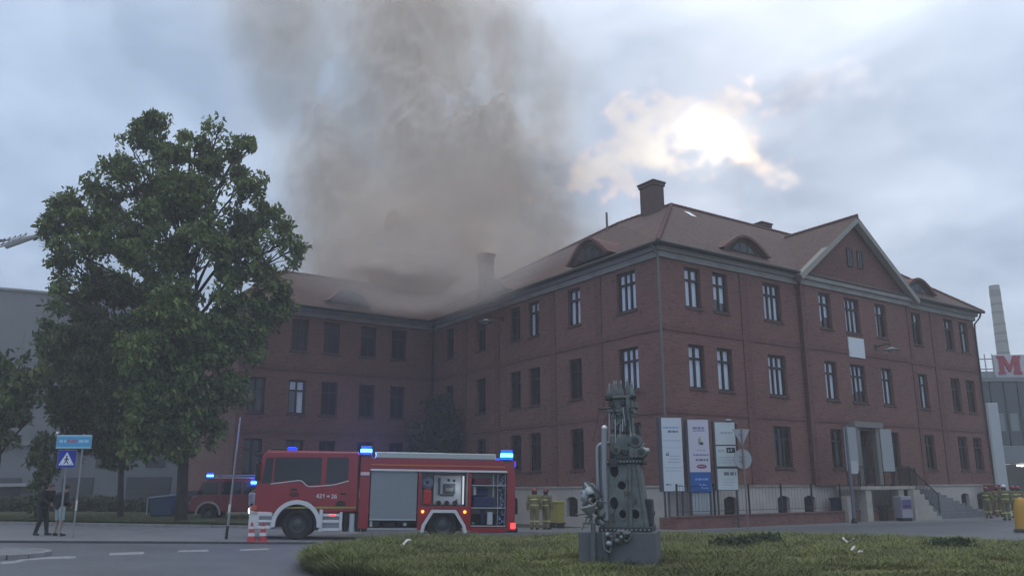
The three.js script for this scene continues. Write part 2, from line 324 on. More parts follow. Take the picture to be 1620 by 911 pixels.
// facades: where x runs along the wall from its start; n is how many lights a window has
const RX = [[2.27, 2], [4.27, 2], [8.3, 3], [12.6, 2], [15.14, 3], [18.0, 2], [22.2, 2], [26.05, 2], [27.9, 2]];
const LX = [[2.42, 3], [6.65, 2], [10.45, 2], [12.38, 2], [16.25, 2], [20.3, 2]];
const BX = [[2.67, 2], [4.93, 2], [7.53, 2], [9.66, 2], [12.25, 2]];
const WIDE = { 2: 1.1, 3: 1.42 };
function wallSheet(w, y0, y1, holes, depth, out = 0, curved) {
  const s = poly([[0, y0], [w, y0], [w, y1], [0, y1]]);
  for (const [x, b, t, hw, arch] of holes) {
    const h = new THREE.Path(); h.moveTo(x - hw / 2, b); h.lineTo(x + hw / 2, b); h.lineTo(x + hw / 2, t - (arch || 0));
    if (arch) h.quadraticCurveTo(x, t + arch, x - hw / 2, t - arch); else h.lineTo(x - hw / 2, t);
    h.closePath(); s.holes.push(h);
  }
  return extrude(s, depth).translate(0, 0, out - depth);
}
const FAC = { right: { at: (u, o) => [u, o], turn: 0 }, left: { at: (u, o) => [-o, -u], turn: -Math.PI / 2 }, back: { at: (u, o) => [-u, -LW + o], turn: 0 } };
function put(g, f, flip) {   // geometry made along +x with its face at z = 0, moved onto a facade
  if (f === 'right') return g;
  if (f === 'left') return g.clone().translate(0, 0, 0).rotateY(-Math.PI / 2).translate(0, 0, 0).applyMatrix4(new THREE.Matrix4().makeTranslation(0, 0, -LW));
  return g.clone().translate(-BW, 0, -LW);
}
// on the left facade +x of the sheet runs towards the corner, on the back wing towards the inner corner
const mirror = { right: (u) => u, left: (u) => LW - u, back: (u) => BW - u };
const holesOf = (f, list) => list.flatMap(([u, n]) => ['top', 'mid', 'low'].filter((r) => !(f === 'right' && r === 'low' && ([0, 1].includes(RX.findIndex((q) => q[0] === u)) ? false : u === 15.14))).map((r) => [mirror[f](u), ROW[r][0], ROW[r][1], WIDE[n], 0]));
const RIS0 = 10.4, RIS1 = 21.2, RISZ = 0.22;   // the projecting middle bay
const rightHoles = holesOf('right', RX).concat([[15.05, 1.95, 4.86, 1.5, 0]]);
part('wall', [
  ...[[0, RIS0, 0], [RIS0, RIS1, RISZ], [RIS1, RW, 0]].map(([a, b, o]) => metreUV(wallSheet(b - a, PL, WALLTOP, rightHoles.filter((h) => h[0] > a && h[0] < b).map((h) => [h[0] - a, ...h.slice(1)]), 0.5, o).translate(a, 0, 0))),
], M.brick, house);
part('wall', metreUV(put(wallSheet(LW, PL, WALLTOP, holesOf('left', LX), 0.5), 'left').translate(0.001, 0, -0.003)), M.brick, house);
part('wall', metreUV(put(wallSheet(BW + 0.4, PL, WALLTOP, holesOf('back', BX), 0.5), 'back')), M.brick, house);
// hidden sides that close the rooms
part('wall', [span(RW - 0.5, RW - 0.002, PL, WALLTOP, -DEEP, -0.502), span(DEEP, RW, PL, WALLTOP, -DEEP, -DEEP + 0.4), span(DEEP - 0.4, DEEP - 0.002, PL, WALLTOP, -LW - DEEP, -DEEP + 0.002), span(-BW, DEEP, PL, WALLTOP, -LW - DEEP, -LW - DEEP + 0.4), span(-BW + 0.002, -BW + 0.5, PL, WALLTOP, -LW - DEEP + 0.402, -LW - 0.502)].map(metreUV), M.brick, house);
// floors inside, so that one does not look through the house
part('floor', [8.9, 5.0].flatMap((y) => [span(0.5, RW - 0.5, y, y + 0.25, -DEEP + 0.4, -0.5), span(0.5, DEEP - 0.4, y, y + 0.25, -LW - DEEP + 0.4, -DEEP + 0.39), span(-BW + 0.5, 0.49, y, y + 0.25, -LW - DEEP + 0.4, -LW - 0.5)]), M.dark, house);
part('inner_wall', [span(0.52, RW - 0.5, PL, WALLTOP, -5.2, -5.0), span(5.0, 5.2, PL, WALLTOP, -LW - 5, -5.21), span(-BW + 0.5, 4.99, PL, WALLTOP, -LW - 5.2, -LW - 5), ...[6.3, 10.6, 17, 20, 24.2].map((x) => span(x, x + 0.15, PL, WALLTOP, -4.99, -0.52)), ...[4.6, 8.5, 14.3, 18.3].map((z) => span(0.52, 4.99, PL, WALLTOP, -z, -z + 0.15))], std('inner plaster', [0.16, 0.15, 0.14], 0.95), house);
// plinth with cellar windows
const RC = [3.95, 7.9, 10.0, 22.4, 25.4, 27.3], LC = [4.4, 7.1, 12.6, 16.3], BC = [4.9, 9.6];
const cellar = (list, f) => list.map((u) => [mirror[f](u), 0.35, 1.36, 0.95, 0.14]);
part('plinth', [metreUV(wallSheet(RW + 0.16, -0.6, PL, cellar(RC, 'right').map((h) => [h[0] + 0.08, ...h.slice(1)]), 0.55, 0.08).translate(-0.08, 0, 0)), metreUV(put(wallSheet(LW - 0.47, -0.6, PL, cellar(LC, 'left'), 0.55, 0.08), 'left')), metreUV(put(wallSheet(BW - 0.1, -0.6, PL, cellar(BC, 'back'), 0.55, 0.08), 'back'))], M.plaster, house);
part('plinth_ledge', [span(-0.14, RW + 0.1, PL - 0.002, PL + 0.09, -0.3, 0.14), span(-0.14, -0.02, PL - 0.002, PL + 0.09, -LW + 0.142, -0.302), span(-BW, -0.142, PL - 0.002, PL + 0.09, -LW - 0.2, -LW + 0.14)].map(metreUV), M.stone, house);
// brick bands and pilasters
const bands = [];
for (const [y0, y1, o] of [[9.15, 9.42, 0.045], [5.2, 5.42, 0.04]]) {
  for (const [a, b, z] of [[0, RIS0 - 0.003, 0], [RIS0 + 0.4, RIS1 - 0.4, RISZ], [RIS1 + 0.003, RW, 0]]) bands.push(span(a, b, y0, y1, z - 0.2, z + o));
  bands.push(span(-o, 0.1, y0, y1, -LW, -0.002), span(-BW, -o - 0.002, y0, y1, -LW - 0.2, -LW + o));
}
for (const x of [6.0, 24.1]) bands.push(span(x - 0.3, x + 0.3, PL + 0.09, WALLTOP - 0.003, -0.2, 0.06));
for (const x of [RIS0 + 0.2, RIS1 - 0.2]) bands.push(span(x - 0.2, x + 0.2, PL + 0.09, WALLTOP - 0.003, RISZ - 0.2, RISZ + 0.05));
for (const z of [4.6, 8.6, 14.3, 18.2]) bands.push(span(-0.06, 0.1, PL + 0.09, WALLTOP - 0.003, -z - 0.25, -z + 0.25));
part('brick_band', bands.map(metreUV), M.brickDark, house);

// windows: each a frame with its panes, curtains and sill
const frames = {}, r7 = rng(7);
function windowAt(f, u, b, t, w, n, look, out = 0) {
  const h = t - b, key = [w, h, n].join();
  if (!frames[key]) {
    const s = 0.11, m = 0.1, tr = b => b * 0.665, ty = h * 0.665;
    const list = [span(-w / 2, -w / 2 + s, 0, h, -0.09, 0), span(w / 2 - s, w / 2, 0, h, -0.09, 0), span(-w / 2 + s, w / 2 - s, 0, s, -0.09, -0.002), span(-w / 2 + s, w / 2 - s, h - s, h, -0.09, -0.002), span(-w / 2 + s, w / 2 - s, ty, ty + 0.11, -0.085, 0.015)];
    const panes = [];
    for (let k = 0; k < n; k++) {
      const x0 = -w / 2 + s + k * (w - 2 * s) / n, x1 = x0 + (w - 2 * s) / n, a = x0 + (k ? m / 2 : 0), c = x1 - (k < n - 1 ? m / 2 : 0);
      if (k) list.push(span(x0 - m / 2, x0 + m / 2, s, h - s, -0.083, 0.008));
      panes.push([a + 0.002, c - 0.002, s + 0.002, ty - 0.002], [a + 0.002, c - 0.002, ty + 0.112, h - s - 0.002]);
    }
    frames[key] = { frame: mergeGeometries(list.map((g) => g.toNonIndexed())), panes: panes.map(([a, c, d, e]) => span(a, c, d, e, -0.05, -0.044)), curtains: panes.map(([a, c, d, e]) => [a, c, d, e]) };
  }
  const k = frames[key], [x, z] = FAC[f].at(u, out - 0.16);
  const win = part('window', k.frame, M.frame, house); win.position.set(x, b, z); win.rotation.y = FAC[f].turn;
  for (const g of k.panes) part('pane', g, look === 'dim' ? M.blindGlass : M.pane, win);
  if (look !== 'dim') k.curtains.forEach(([a, c, d, e], i) => {
    const low = d < 0.5, q = r7(); if (look === 'half' && low && q < 0.5) return;
    const part0 = look === 'torn' && low ? d + (e - d) * (0.25 + 0.4 * q) : d;
    part('curtain', curtainGeo(a - 0.03, c + 0.03, part0, e, q), M.curtain, win);
  });
  part('sill', rspan(-w / 2 - 0.07, w / 2 + 0.07, -0.115, -0.003, -0.08, 0.23, 0.015), M.sill, win);
  return win;
}
function curtainGeo(a, c, d, e, q) {
  const g = new THREE.PlaneGeometry(c - a, e - d, 14, 1), p = g.attributes.position;
  for (let i = 0; i < p.count; i++) p.setZ(i, -0.11 + 0.012 * Math.sin((p.getX(i) + q * 5) * 38));
  g.computeVertexNormals(); return g.translate((a + c) / 2, (d + e) / 2, 0);
}
RX.forEach(([u, n], i) => {
  const out = u > RIS0 && u < RIS1 ? RISZ : 0;
  windowAt('right', u, ...ROW.top, WIDE[n], n, i === 1 || i === 3 ? 'torn' : i > 4 ? 'half' : 'white', out);
  windowAt('right', u, ...ROW.mid, WIDE[n], n, i > 6 ? 'dim' : i > 5 ? 'half' : i === 4 ? 'torn' : 'white', out);
  if (u !== 15.14) windowAt('right', u, ...ROW.low, WIDE[n], n, 'dim', out);
});
LX.forEach(([u, n], i) => {
  windowAt('left', u, ...ROW.top, WIDE[n], n, i < 2 ? 'white' : i === 2 ? 'half' : 'dim');
  windowAt('left', u, ...ROW.mid, WIDE[n], n, i < 1 ? 'white' : 'dim');
  windowAt('left', u, ...ROW.low, WIDE[n], n, 'dim');
});
BX.forEach(([u, n], i) => { for (const r of ['top', 'mid', 'low']) windowAt('back', u, ...ROW[r], WIDE[n], n, r === 'mid' && i === 3 ? 'half' : 'dim'); });
// cellar windows: dark arched lights with an iron grille
function cellarWindow(f, u) {
  const [x, z] = FAC[f].at(u, -0.16);
  const s = new THREE.Shape(); s.moveTo(-0.475, 0); s.lineTo(0.475, 0); s.lineTo(0.475, 0.87); s.quadraticCurveTo(0, 1.15, -0.475, 0.87); s.closePath();
  const w = part('cellar_window', extrude(s, 0.03), M.blindGlass, house); w.position.set(x, 0.35, z); w.rotation.y = FAC[f].turn;
  part('grille', [-0.3, -0.1, 0.1, 0.3].map((q) => bar([q, 0, 0.06], [q, 0.93, 0.06], 0.012, 0.012, 6)).concat([bar([-0.46, 0.45, 0.06], [0.46, 0.45, 0.06], 0.012, 0.012, 6)]), M.frame, w);
}
RC.forEach((u) => cellarWindow('right', u)); LC.forEach((u) => cellarWindow('left', u)); BC.forEach((u) => cellarWindow('back', u));

// cornice and gutters
const corn = [], gut = [];
for (const [a, b, o] of [[WALLTOP - 0.12, WALLTOP + 0.17, 0.12], [WALLTOP + 0.17, WALLTOP + 0.40, 0.26]]) {
  corn.push(span(-o, RIS0 + 0.002, a, b, -0.4, o), span(RIS1 - 0.002, RW + o, a, b, -0.4, o), span(RIS0, RIS1, a + 0.002, b, -0.4, o + RISZ), span(-o, 0.4, a, b, -LW + o, -0.402), span(-BW - o, -o + 0.002, a + 0.001, b, -LW - 0.4, -LW + o));
}
part('cornice', corn.map(metreUV), M.cornice, house);
const EV = 0.55, EY = 13.3;
gut.push(bar([-EV, EY, EV], [RIS0 - 0.3, EY, EV], 0.085, 0.085, 10), bar([RIS1 + 0.3, EY, EV], [RW + EV, EY, EV], 0.085, 0.085, 10), bar([-EV, EY, EV], [-EV, EY, -LW + EV], 0.085, 0.085, 10), bar([-EV, EY, -LW + EV], [-BW - EV, EY, -LW + EV], 0.085, 0.085, 10));
part('gutter', gut, M.gutter, house);
const dp = (pts) => pipe(pts, 0.06, 40, 8);
part('downpipe', dp([[-EV, EY - 0.05, 0.12], [-0.28, EY - 0.5, 0.12], [-0.16, EY - 0.8, 0.1], [-0.16, 8, 0.1], [-0.16, 4, 0.1], [-0.16, 0.2, 0.1]]), M.zinc, house);
part('downpipe', dp([[RW + 0.3, EY - 0.05, EV - 0.1], [RW + 0.2, EY - 0.55, 0.3], [RW - 0.1, EY - 0.95, 0.12], [RW - 0.1, 8, 0.1], [RW - 0.1, 4, 0.1], [RW - 0.1, 0.2, 0.1]]), M.gutter, house);
part('downpipe', dp([[-0.2, EY - 0.1, -LW + EV], [-0.14, EY - 0.6, -LW + 0.3], [-0.12, 10, -LW + 0.14], [-0.12, 4, -LW + 0.14], [-0.12, 0.2, -LW + 0.14]]), M.gutter, house);

// roofs
const RY = 18.55, LY = 17.2, AX = 7.2, LXR = 6.0;
const A = [AX, RY, -6], B = [RW - 5.6, RY, -6], D = [LXR, LY - 0.1, -LW - 6], HB = [-BW + 4.4, LY - 0.1, -LW - 6], e = EV;
const E0 = [-e, EY, e], E1 = [RW + e, EY, e], E2 = [RW + e, EY, -DEEP - e], E3 = [DEEP + e, EY, -DEEP - e], E4 = [-e, EY, -LW + e], E5 = [-BW - e, EY, -LW + e], E6 = [-BW - e, EY, -LW - DEEP - e], E7 = [DEEP + e, EY, -LW - DEEP - e];
const A2 = [LXR, LY + 0.9, -9.5];
const roofGeo = faces([[E0, E1, B, A], [E1, E2, B], [E2, E3, A, B], [E0, A, A2, D, E4], [E3, E7, D, A2, A], [E4, D, HB, E5], [E5, HB, E6], [E6, HB, D, E7]]);
function slopeUV(g) {   // uv in metres along each slope
  const p = g.attributes.position, n = g.attributes.normal, uv = new Float32Array(p.count * 2), u = V(0, 0, 0), w = V(0, 0, 0), q = V(0, 0, 0), nn = V(0, 0, 0);
  for (let i = 0; i < p.count; i++) { nn.fromBufferAttribute(n, i); u.set(nn.z, 0, -nn.x); if (u.length() < 1e-3) u.set(1, 0, 0); u.normalize(); w.crossVectors(nn, u); q.fromBufferAttribute(p, i); uv[i * 2] = q.dot(u); uv[i * 2 + 1] = q.dot(w); }
  g.setAttribute('uv', new THREE.BufferAttribute(uv, 2)); return g;
}
const roof = part('roof', slopeUV(roofGeo), M.roof, house);
part('soffit', [span(-e, RW + e, EY - 0.03, EY - 0.005, -DEEP - e, e), span(-e, DEEP + e, EY - 0.03, EY - 0.005, -LW - DEEP - e, -DEEP - e - 0.01), span(-BW - e, -e - 0.01, EY - 0.03, EY - 0.005, -LW - DEEP - e, -LW + e)], M.gutter, roof);
const ridgeTiles = (pts) => { const l = []; for (let i = 0; i + 1 < pts.length; i++) { const a = V(...pts[i]), b = V(...pts[i + 1]), n = Math.round(a.distanceTo(b) / 0.38); for (let k = 0; k < n; k++) { const p = a.clone().lerp(b, k / n), q = a.clone().lerp(b, (k + 1.08) / n); p.y += 0.02; q.y += 0.02; l.push(bar(p, q, 0.13, 0.105, 8)); } } return l; };
const ridgeMat = std('ridge tile', [0.145, 0.068, 0.055], 0.85);
part('ridge', ridgeTiles([E0, A, B, E1]).concat(ridgeTiles([A, A2, D, HB, E5]), ridgeTiles([E4, D])), ridgeMat, roof);
// gable over the middle bay
const GX = (RIS0 + RIS1) / 2, GY = 17.35, GB = 13.28, gz = RISZ + 0.02;
part('gable_wall', metreUV(extrude(poly([[RIS0 + 0.05, GB], [RIS1 - 0.05, GB], [GX, GY - 0.12]]), 0.4).translate(0, 0, gz - 0.4)), M.brickDark, house);
const gs = (GY - GB) / (GX - RIS0), over = 0.5;
const gableRoof = (t) => { const x0 = RIS0 - over, y0 = GB - over * gs, zf = gz + 0.5, mainZ = (y) => -(y - EY) / (RY - EY) * (6 + e) + e; return [[[x0, y0 + t, zf], [GX, GY + t, zf], [GX, GY + t, mainZ(GY) - 0.6], [x0, y0 + t, e - 0.2]], [[GX, GY + t, zf], [RIS1 + over, y0 + t, zf], [RIS1 + over, y0 + t, e - 0.2], [GX, GY + t, mainZ(GY) - 0.6]]]; };
part('gable_roof', [slopeUV(faces(gableRoof(0.16))), slopeUV(faces(gableRoof(0.02).map((f) => f.slice().reverse())))], M.roof, house);
const trimBar = (x0, y0, x1, y1) => { const L = Math.hypot(x1 - x0, y1 - y0), g = box(L, 0.3, 0.4, 0, 0, 0); return g.rotateZ(Math.atan2(y1 - y0, x1 - x0)).translate((x0 + x1) / 2, (y0 + y1) / 2, gz + 0.3); };
part('gable_trim', [trimBar(RIS0 - 0.4, GB - 0.4 * gs, GX, GY - 0.06), trimBar(RIS1 + 0.4, GB - 0.4 * gs, GX, GY - 0.061).translate(0, 0, 0.003)].map(metreUV), std('pale gable moulding', [0.30, 0.29, 0.25], 0.85), house);
for (const dx of [-0.45, 0.55]) { const w = part('gable_window', span(-0.2, 0.2, 0, 1.0, -0.03, 0.03), M.blindGlass, house); w.position.set(GX + dx, 14.5, gz + 0.012); part('frame', [span(-0.27, -0.2, -0.06, 1.06, -0.02, 0.06), span(0.2, 0.27, -0.06, 1.06, -0.02, 0.06), span(-0.2, 0.2, 1.0, 1.06, -0.02, 0.06), span(-0.2, 0.2, -0.06, 0, -0.02, 0.06), span(-0.03, 0.03, 0, 1, 0.031, 0.045)], M.frame, w); }
part('ridge', ridgeTiles([[GX, GY + 0.17, gz + 0.5], [GX, GY + 0.17, -4.4]]), ridgeMat, house);
// eyebrow dormers
function dormer(f, u, w, h, up) {
  const hl = (RY - EY) / (6 + e), o = e - up / hl, y = EY + up;
  const [x, z] = FAC[f].at(u, o);
  const arch = (W, Hh, n = 20) => { const pts = []; for (let i = 0; i <= n; i++) { const t = i / n * 2 - 1; pts.push([t * W / 2, Hh * Math.pow(Math.cos(t * Math.PI / 2), 1.15)]); } return pts; };
  const d = part('dormer', extrude(poly(arch(w, h)), 2.6).translate(0, 0, -2.6), M.roof, house); metreUV(d.geometry); d.position.set(x, y, z); d.rotation.y = FAC[f].turn;
  part('dormer_face', [extrude(poly(arch(w * 0.72, h * 0.82)), 0.03).translate(0, 0.0, 0.004)], M.frame, d);
  for (const k of [-1, 0, 1]) { const s = []; for (let i = 0; i <= 6; i++) { const t = (k - 0.42 + i / 6 * 0.84) / 3 * 1.72; s.push([t * w * 0.31, Math.max(0.02, h * 0.66 * Math.pow(Math.cos(Math.min(1, Math.abs(t)) * Math.PI / 2), 1.1))]); } part('pane', extrude(poly([[s[0][0], 0.06], ...s, [s[6][0], 0.06]]), 0.01).translate(0, 0.03, 0.038), M.blindGlass, d); }
  part('dormer_roof', (() => { const o1 = arch(w + 0.5, h + 0.14), i1 = arch(w + 0.02, h + 0.01).reverse(); return extrude(poly([...o1, ...i1]), 2.6).translate(0, 0, -2.3); })(), ridgeMat, d);
}
dormer('right', 6.6, 3.4, 0.8, 0.7); dormer('right', 23.3, 3.4, 0.8, 0.7);
dormer('left', 5.3, 3.2, 1.05, 0.55); dormer('left', 14.8, 3.0, 0.85, 0.55); dormer('back', 6.2, 2.8, 0.9, 0.75);
// chimneys, vent pipes, skylight
const stackMat = std('sooty chimney brick', [0.55, 0.72, 0.8], 0.92, { map: brickMap, bumpMap: brickBump, bumpScale: 0.008 });
function chimney(x, y0, z, w, d, y1) {
  const c = part('chimney', metreUV(span(-w / 2, w / 2, y0, y1 - 0.3, -d / 2, d / 2)), stackMat, roof); c.position.set(x, 0, z);
  part('chimney_cap', [rspan(-w / 2 - 0.07, w / 2 + 0.07, y1 - 0.3, y1 - 0.12, -d / 2 - 0.07, d / 2 + 0.07, 0.02), rspan(-w / 2 - 0.12, w / 2 + 0.12, y1 - 0.119, y1, -d / 2 - 0.12, d / 2 + 0.12, 0.02)].map(metreUV), stackMat, c);
}
chimney(6.5, 15.5, -6.9, 0.85, 1.2, 20.05); chimney(16.2, 17.5, -6.6, 0.9, 0.9, 19.1); chimney(3.9, 14, -21.8, 0.85, 0.9, 18.75);
part('vent_pipe', bar([5.5, 15.5, -10], [5.5, 18.9, -10], 0.07, 0.07, 8), M.zinc, roof);
{ const n = V(0, 6 + e, RY - EY).normalize(); const s = part('skylight', rbox(0.5, 0.05, 0.75, 0.02), std('bright skylight glass', [0.75, 0.78, 0.82], 0.12), roof); s.position.set(7.9, 17.85, -5.16); s.quaternion.setFromUnitVectors(V(0, 1, 0), n); }
// white panel under the middle window and the entrance
part('wall_panel', rspan(14.4, 15.9, 9.0, 10.15, RISZ + 0.002, RISZ + 0.08, 0.02), M.boardWhite, house);
part('portal', [span(13.85, 14.3, PL + 0.091, 5.0, RISZ - 0.1, RISZ + 0.3), span(15.8, 16.25, PL + 0.091, 5.0, RISZ - 0.1, RISZ + 0.3), span(13.7, 16.4, 5.0, 5.32, RISZ - 0.1, RISZ + 0.42)].map(metreUV), std('dull portal stone', [0.21, 0.2, 0.185], 0.9), house);
const door = part('door', [span(14.3, 15.8, 1.9, 4.86, RISZ - 0.42, RISZ - 0.36), span(14.38, 15.02, 2.0, 4.0, RISZ - 0.36, RISZ - 0.33), span(15.08, 15.72, 2.0, 4.0, RISZ - 0.36, RISZ - 0.33)], M.greyWood, house);
part('fanlight', span(14.4, 15.7, 4.1, 4.78, RISZ - 0.355, RISZ - 0.34), M.blindGlass, door);
part('door_light', new THREE.SphereGeometry(0.13, 16, 12).translate(14.85, 4.55, RISZ - 0.22), std('white door lamp glass', [0.8, 0.8, 0.78], 0.3), door);
part('handle', [bar([15.1, 2.9, RISZ - 0.29], [15.1, 3.2, RISZ - 0.29], 0.018)], M.steel, door);

// ------------------------------------------------------------------ entrance stairs, railings
const st = thing('entrance_stairs', 'stone steps with landing and dark iron railing below the portal of the brick building', 'stairs', CORNER, TH);
part('landing', metreUV(rspan(11.9, 18.2, 1.62, 1.8, 0.35, 1.85, 0.02)), M.stone, st);
part('pillar', [metreUV(rspan(12.35, 12.85, -0.2, 1.615, 1.3, 1.8, 0.02))], M.stone, st); part('pillar', [metreUV(rspan(15.35, 15.85, -0.2, 1.615, 1.3, 1.8, 0.02))], M.stone, st);
part('pillar', [metreUV(rspan(11.0, 11.4, -0.2, 1.3, 1.2, 1.6, 0.02))], M.stone, st);
for (let k = 0; k < 10; k++) part('step', metreUV(rspan(17.2, 19.0 + k * 0.52, 1.62 - (k + 1) * 0.162, 1.78 - k * 0.162, 0.36, 1.35 + k * 0.075, 0.012)), M.pave, st);
part('stair_cheek', metreUV(extrude(poly([[16.35, -0.2], [18.9, -0.2], [18.9, 0.16], [18.45, 0.16], [18.45, 0.42], [18.1, 0.42], [18.1, 0.74], [17.75, 0.74], [17.75, 1.06], [17.4, 1.06], [17.4, 1.36], [17.0, 1.36], [17.0, 1.6], [16.35, 1.6]]), 0.3, 0.015).translate(-0.5, 0, 2.02)), M.stone, st);
function railing(pts, h, parent) {
  const list = [];
  for (let i = 0; i + 1 < pts.length; i++) {
    const a = V(...pts[i]), b = V(...pts[i + 1]), n = Math.max(2, Math.round(a.distanceTo(b) / 0.13));
    list.push(bar([a.x, a.y + h, a.z], [b.x, b.y + h, b.z], 0.03), bar([a.x, a.y + 0.12, a.z], [b.x, b.y + 0.12, b.z], 0.018));
    for (let k = 0; k <= n; k++) { const p = a.clone().lerp(b, k / n); list.push(bar([p.x, p.y + 0.1, p.z], [p.x, p.y + h, p.z], 0.013, 0.013, 5)); }
    list.push(bar([a.x, a.y, a.z], [a.x, a.y + h + 0.04, a.z], 0.035), bar([b.x, b.y, b.z], [b.x, b.y + h + 0.04, b.z], 0.035));
  }
  return part('railing', list, M.iron, parent);
}
railing([[15.6, 1.8, 1.78], [16.6, 1.8, 1.78], [18.5, 0.3, 2.2]], 1.05, st);
railing([[16.9, 1.8, 0.55], [19.3, 1.8, 0.55]], 1.0, st);
railing([[12.0, 1.8, 1.78], [13.3, 1.8, 1.78]], 1.0, st);
// ------------------------------------------------------------------ fire engine
const redMap = texture(256, 256, (u, v) => { const n = tiled(u, v), f = N64(u * 64, v * 64) - 0.5, k = 0.92 + (n - 0.5) * 0.22 + f * 0.06; return [0.30 * k, 0.009 * k, 0.02 * k]; }, [0.3, 0.3]);
const C = {};
C.red = std('red fire engine paint', null, 0.32, { phys: 1, map: redMap, clearcoat: 0.6, clearcoatRoughness: 0.15 });
C.white = std('white trim paint', [0.62, 0.63, 0.64], 0.42);
C.shutter = std('grey roller shutter', [0.27, 0.30, 0.32], 0.45, { metal: 0.35 });
C.alu = std('aluminium', [0.42, 0.44, 0.46], 0.4, { metal: 0.6 });
C.glass = std('tinted cab glass', [0.012, 0.017, 0.02], 0.04);
C.grey = std('light grey panel', [0.42, 0.45, 0.47], 0.5);
C.darkBlue = std('dark blue cloth', [0.02, 0.03, 0.09], 0.9);
C.yellowLine = std('orange line', [0.55, 0.16, 0.02], 0.5);
const glow = (name, rgb, k) => { const m = std(name, [0.02, 0.02, 0.03], 0.3); m.emissive.setRGB(...rgb); m.emissiveIntensity = k; return m; };
C.blue = glow('blue beacon light', [0.004, 0.04, 1.0], 1.2);
C.blueHot = glow('blue beacon flash light', [0.004, 0.05, 1.0], 2.6);
C.flash = glow('flash tube light', [0.1, 0.62, 1.0], 5);
C.amber = glow('amber marker light', [1.0, 0.32, 0.03], 2.6);
C.tail = glow('red tail light', [1.0, 0.03, 0.03], 3.2);
C.head = glow('headlight glow', [1.0, 0.97, 0.9], 3.0);
C.lockerLamp = glow('locker light strip', [0.85, 0.92, 1.0], 0.5);
const FT = thing('fire_engine', 'red fire engine with open equipment lockers and blue beacons lit', 'fire engine', [-7.586, lift(-7.586), -29.714], THREE.MathUtils.degToRad(9));
FT.rotation.order = 'YXZ'; FT.rotation.z = -0.0185;
const HW = 1.22;   // half width; z = 0 is the near side
const S = (z0, z1) => [z0 - HW * 2, z1];
// cab
const cabShape = poly([[-1.5, 0.95], [-1.5, 1.75], [-1.36, 2.86], [-1.2, 3.02], [2.0, 3.05], [2.03, 0.98], [0.78, 0.92], [0.62, 1.12], [0.3, 1.33], [-0.35, 1.33], [-0.72, 1.06], [-0.8, 0.9]]);
part('cab', metreUV(extrude(cabShape, 2 * HW - 0.08, 0.04).translate(0, 0, -2 * HW + 0.04)), C.red, FT);
const windowsShape = poly([[-1.3, 2.0], [-1.24, 2.82], [1.66, 2.88], [1.68, 2.06], [1.2, 1.94], [0.3, 1.86], [0.02, 2.05], [-0.6, 1.99], [-0.98, 1.93]]);
const fw = (pts, z = 0.003) => extrude(poly(pts), 0.012).translate(0, 0, z);
part('side_window', fw([[-1.3, 1.92], [-1.22, 2.8], [-0.96, 2.82], [-0.98, 1.92]]), C.glass, FT);
part('side_window', fw([[-0.9, 1.97], [-0.9, 2.82], [0.72, 2.85], [0.72, 1.9], [0.3, 1.87], [0.02, 2.05], [-0.6, 2.0]]), C.glass, FT);
part('side_window', fw([[0.9, 1.93], [0.9, 2.85], [1.6, 2.87], [1.66, 2.8], [1.66, 2.08], [1.25, 1.95]]), C.glass, FT);
part('windscreen', faces([[[-1.505, 1.82, -0.12], [-1.505, 1.82, -2.3], [-1.372, 2.82, -2.3], [-1.372, 2.82, -0.12]]]).translate(-0.012, 0, 0), C.glass, FT);
part('window_trim', [pipe([[-1.0, 1.9, 0.02], [-0.6, 1.95, 0.02], [-0.02, 2.03, 0.02], [0.1, 1.98, 0.02], [0.3, 1.83, 0.02], [0.75, 1.85, 0.02], [1.2, 1.9, 0.02], [1.7, 2.04, 0.02]], 0.018, 40, 6)], C.white, FT);
part('door', [rspan(-0.93, 0.78, 1.36, 1.86, 0.002, 0.014, 0.006)].map(metreUV), C.red, FT);
part('door', [rspan(0.84, 1.74, 1.1, 1.86, 0.002, 0.014, 0.006)].map(metreUV), C.red, FT);
part('door_handle', rspan(-0.3, -0.08, 1.7, 1.76, 0.015, 0.05, 0.01), M.black, FT); part('door_handle', rspan(1.42, 1.64, 1.56, 1.62, 0.015, 0.05, 0.01), M.black, FT);
part('cab_line', [fw([[-0.7, 1.06], [2.0, 1.1], [2.0, 1.14], [0.66, 1.14], [-0.68, 1.1]].map(([x, y]) => [x, y]), 0.004)], std('dull yellow line', [0.35, 0.3, 0.06], 0.6), FT);
{   // call number on the rear door, painted
  const cv = document.createElement('canvas'); cv.width = 512; cv.height = 128; const k = cv.getContext('2d');
  k.clearRect(0, 0, 512, 128); k.fillStyle = '#ffffff'; k.font = 'bold 118px sans-serif'; k.textAlign = 'center'; k.textBaseline = 'middle'; k.fillText('421', 118, 64); k.fillText('26', 408, 64); k.fillRect(250, 52, 62, 24); k.beginPath(); k.arc(281, 64, 22, 0, 7); k.fill();
  const t = new THREE.CanvasTexture(cv); t.colorSpace = THREE.SRGBColorSpace;
  const m = std('white door lettering', [0.62, 0.6, 0.6], 0.5, { map: t, transparent: true, alphaTest: 0.4 });
  const num = part('call_number', new THREE.PlaneGeometry(0.82, 0.22), m, FT); num.position.set(0.97, 1.5, 0.018); num.rotation.z = -0.02;
}
part('badge', fw([[-0.35, 1.52], [-0.2, 1.44], [0.0, 1.5], [-0.02, 1.62], [-0.28, 1.64]], 0.015), std('dark red badge', [0.1, 0.008, 0.01], 0.5), FT);
part('badge', fw([[1.28, 1.16], [1.62, 1.16], [1.62, 1.3], [1.45, 1.38], [1.28, 1.28]], 0.015), std('dark badge', [0.035, 0.012, 0.012], 0.5), FT);
part('sun_visor', [rspan(-1.62, -1.3, 2.86, 2.96, -2.35, -0.1, 0.03)], M.black, FT);
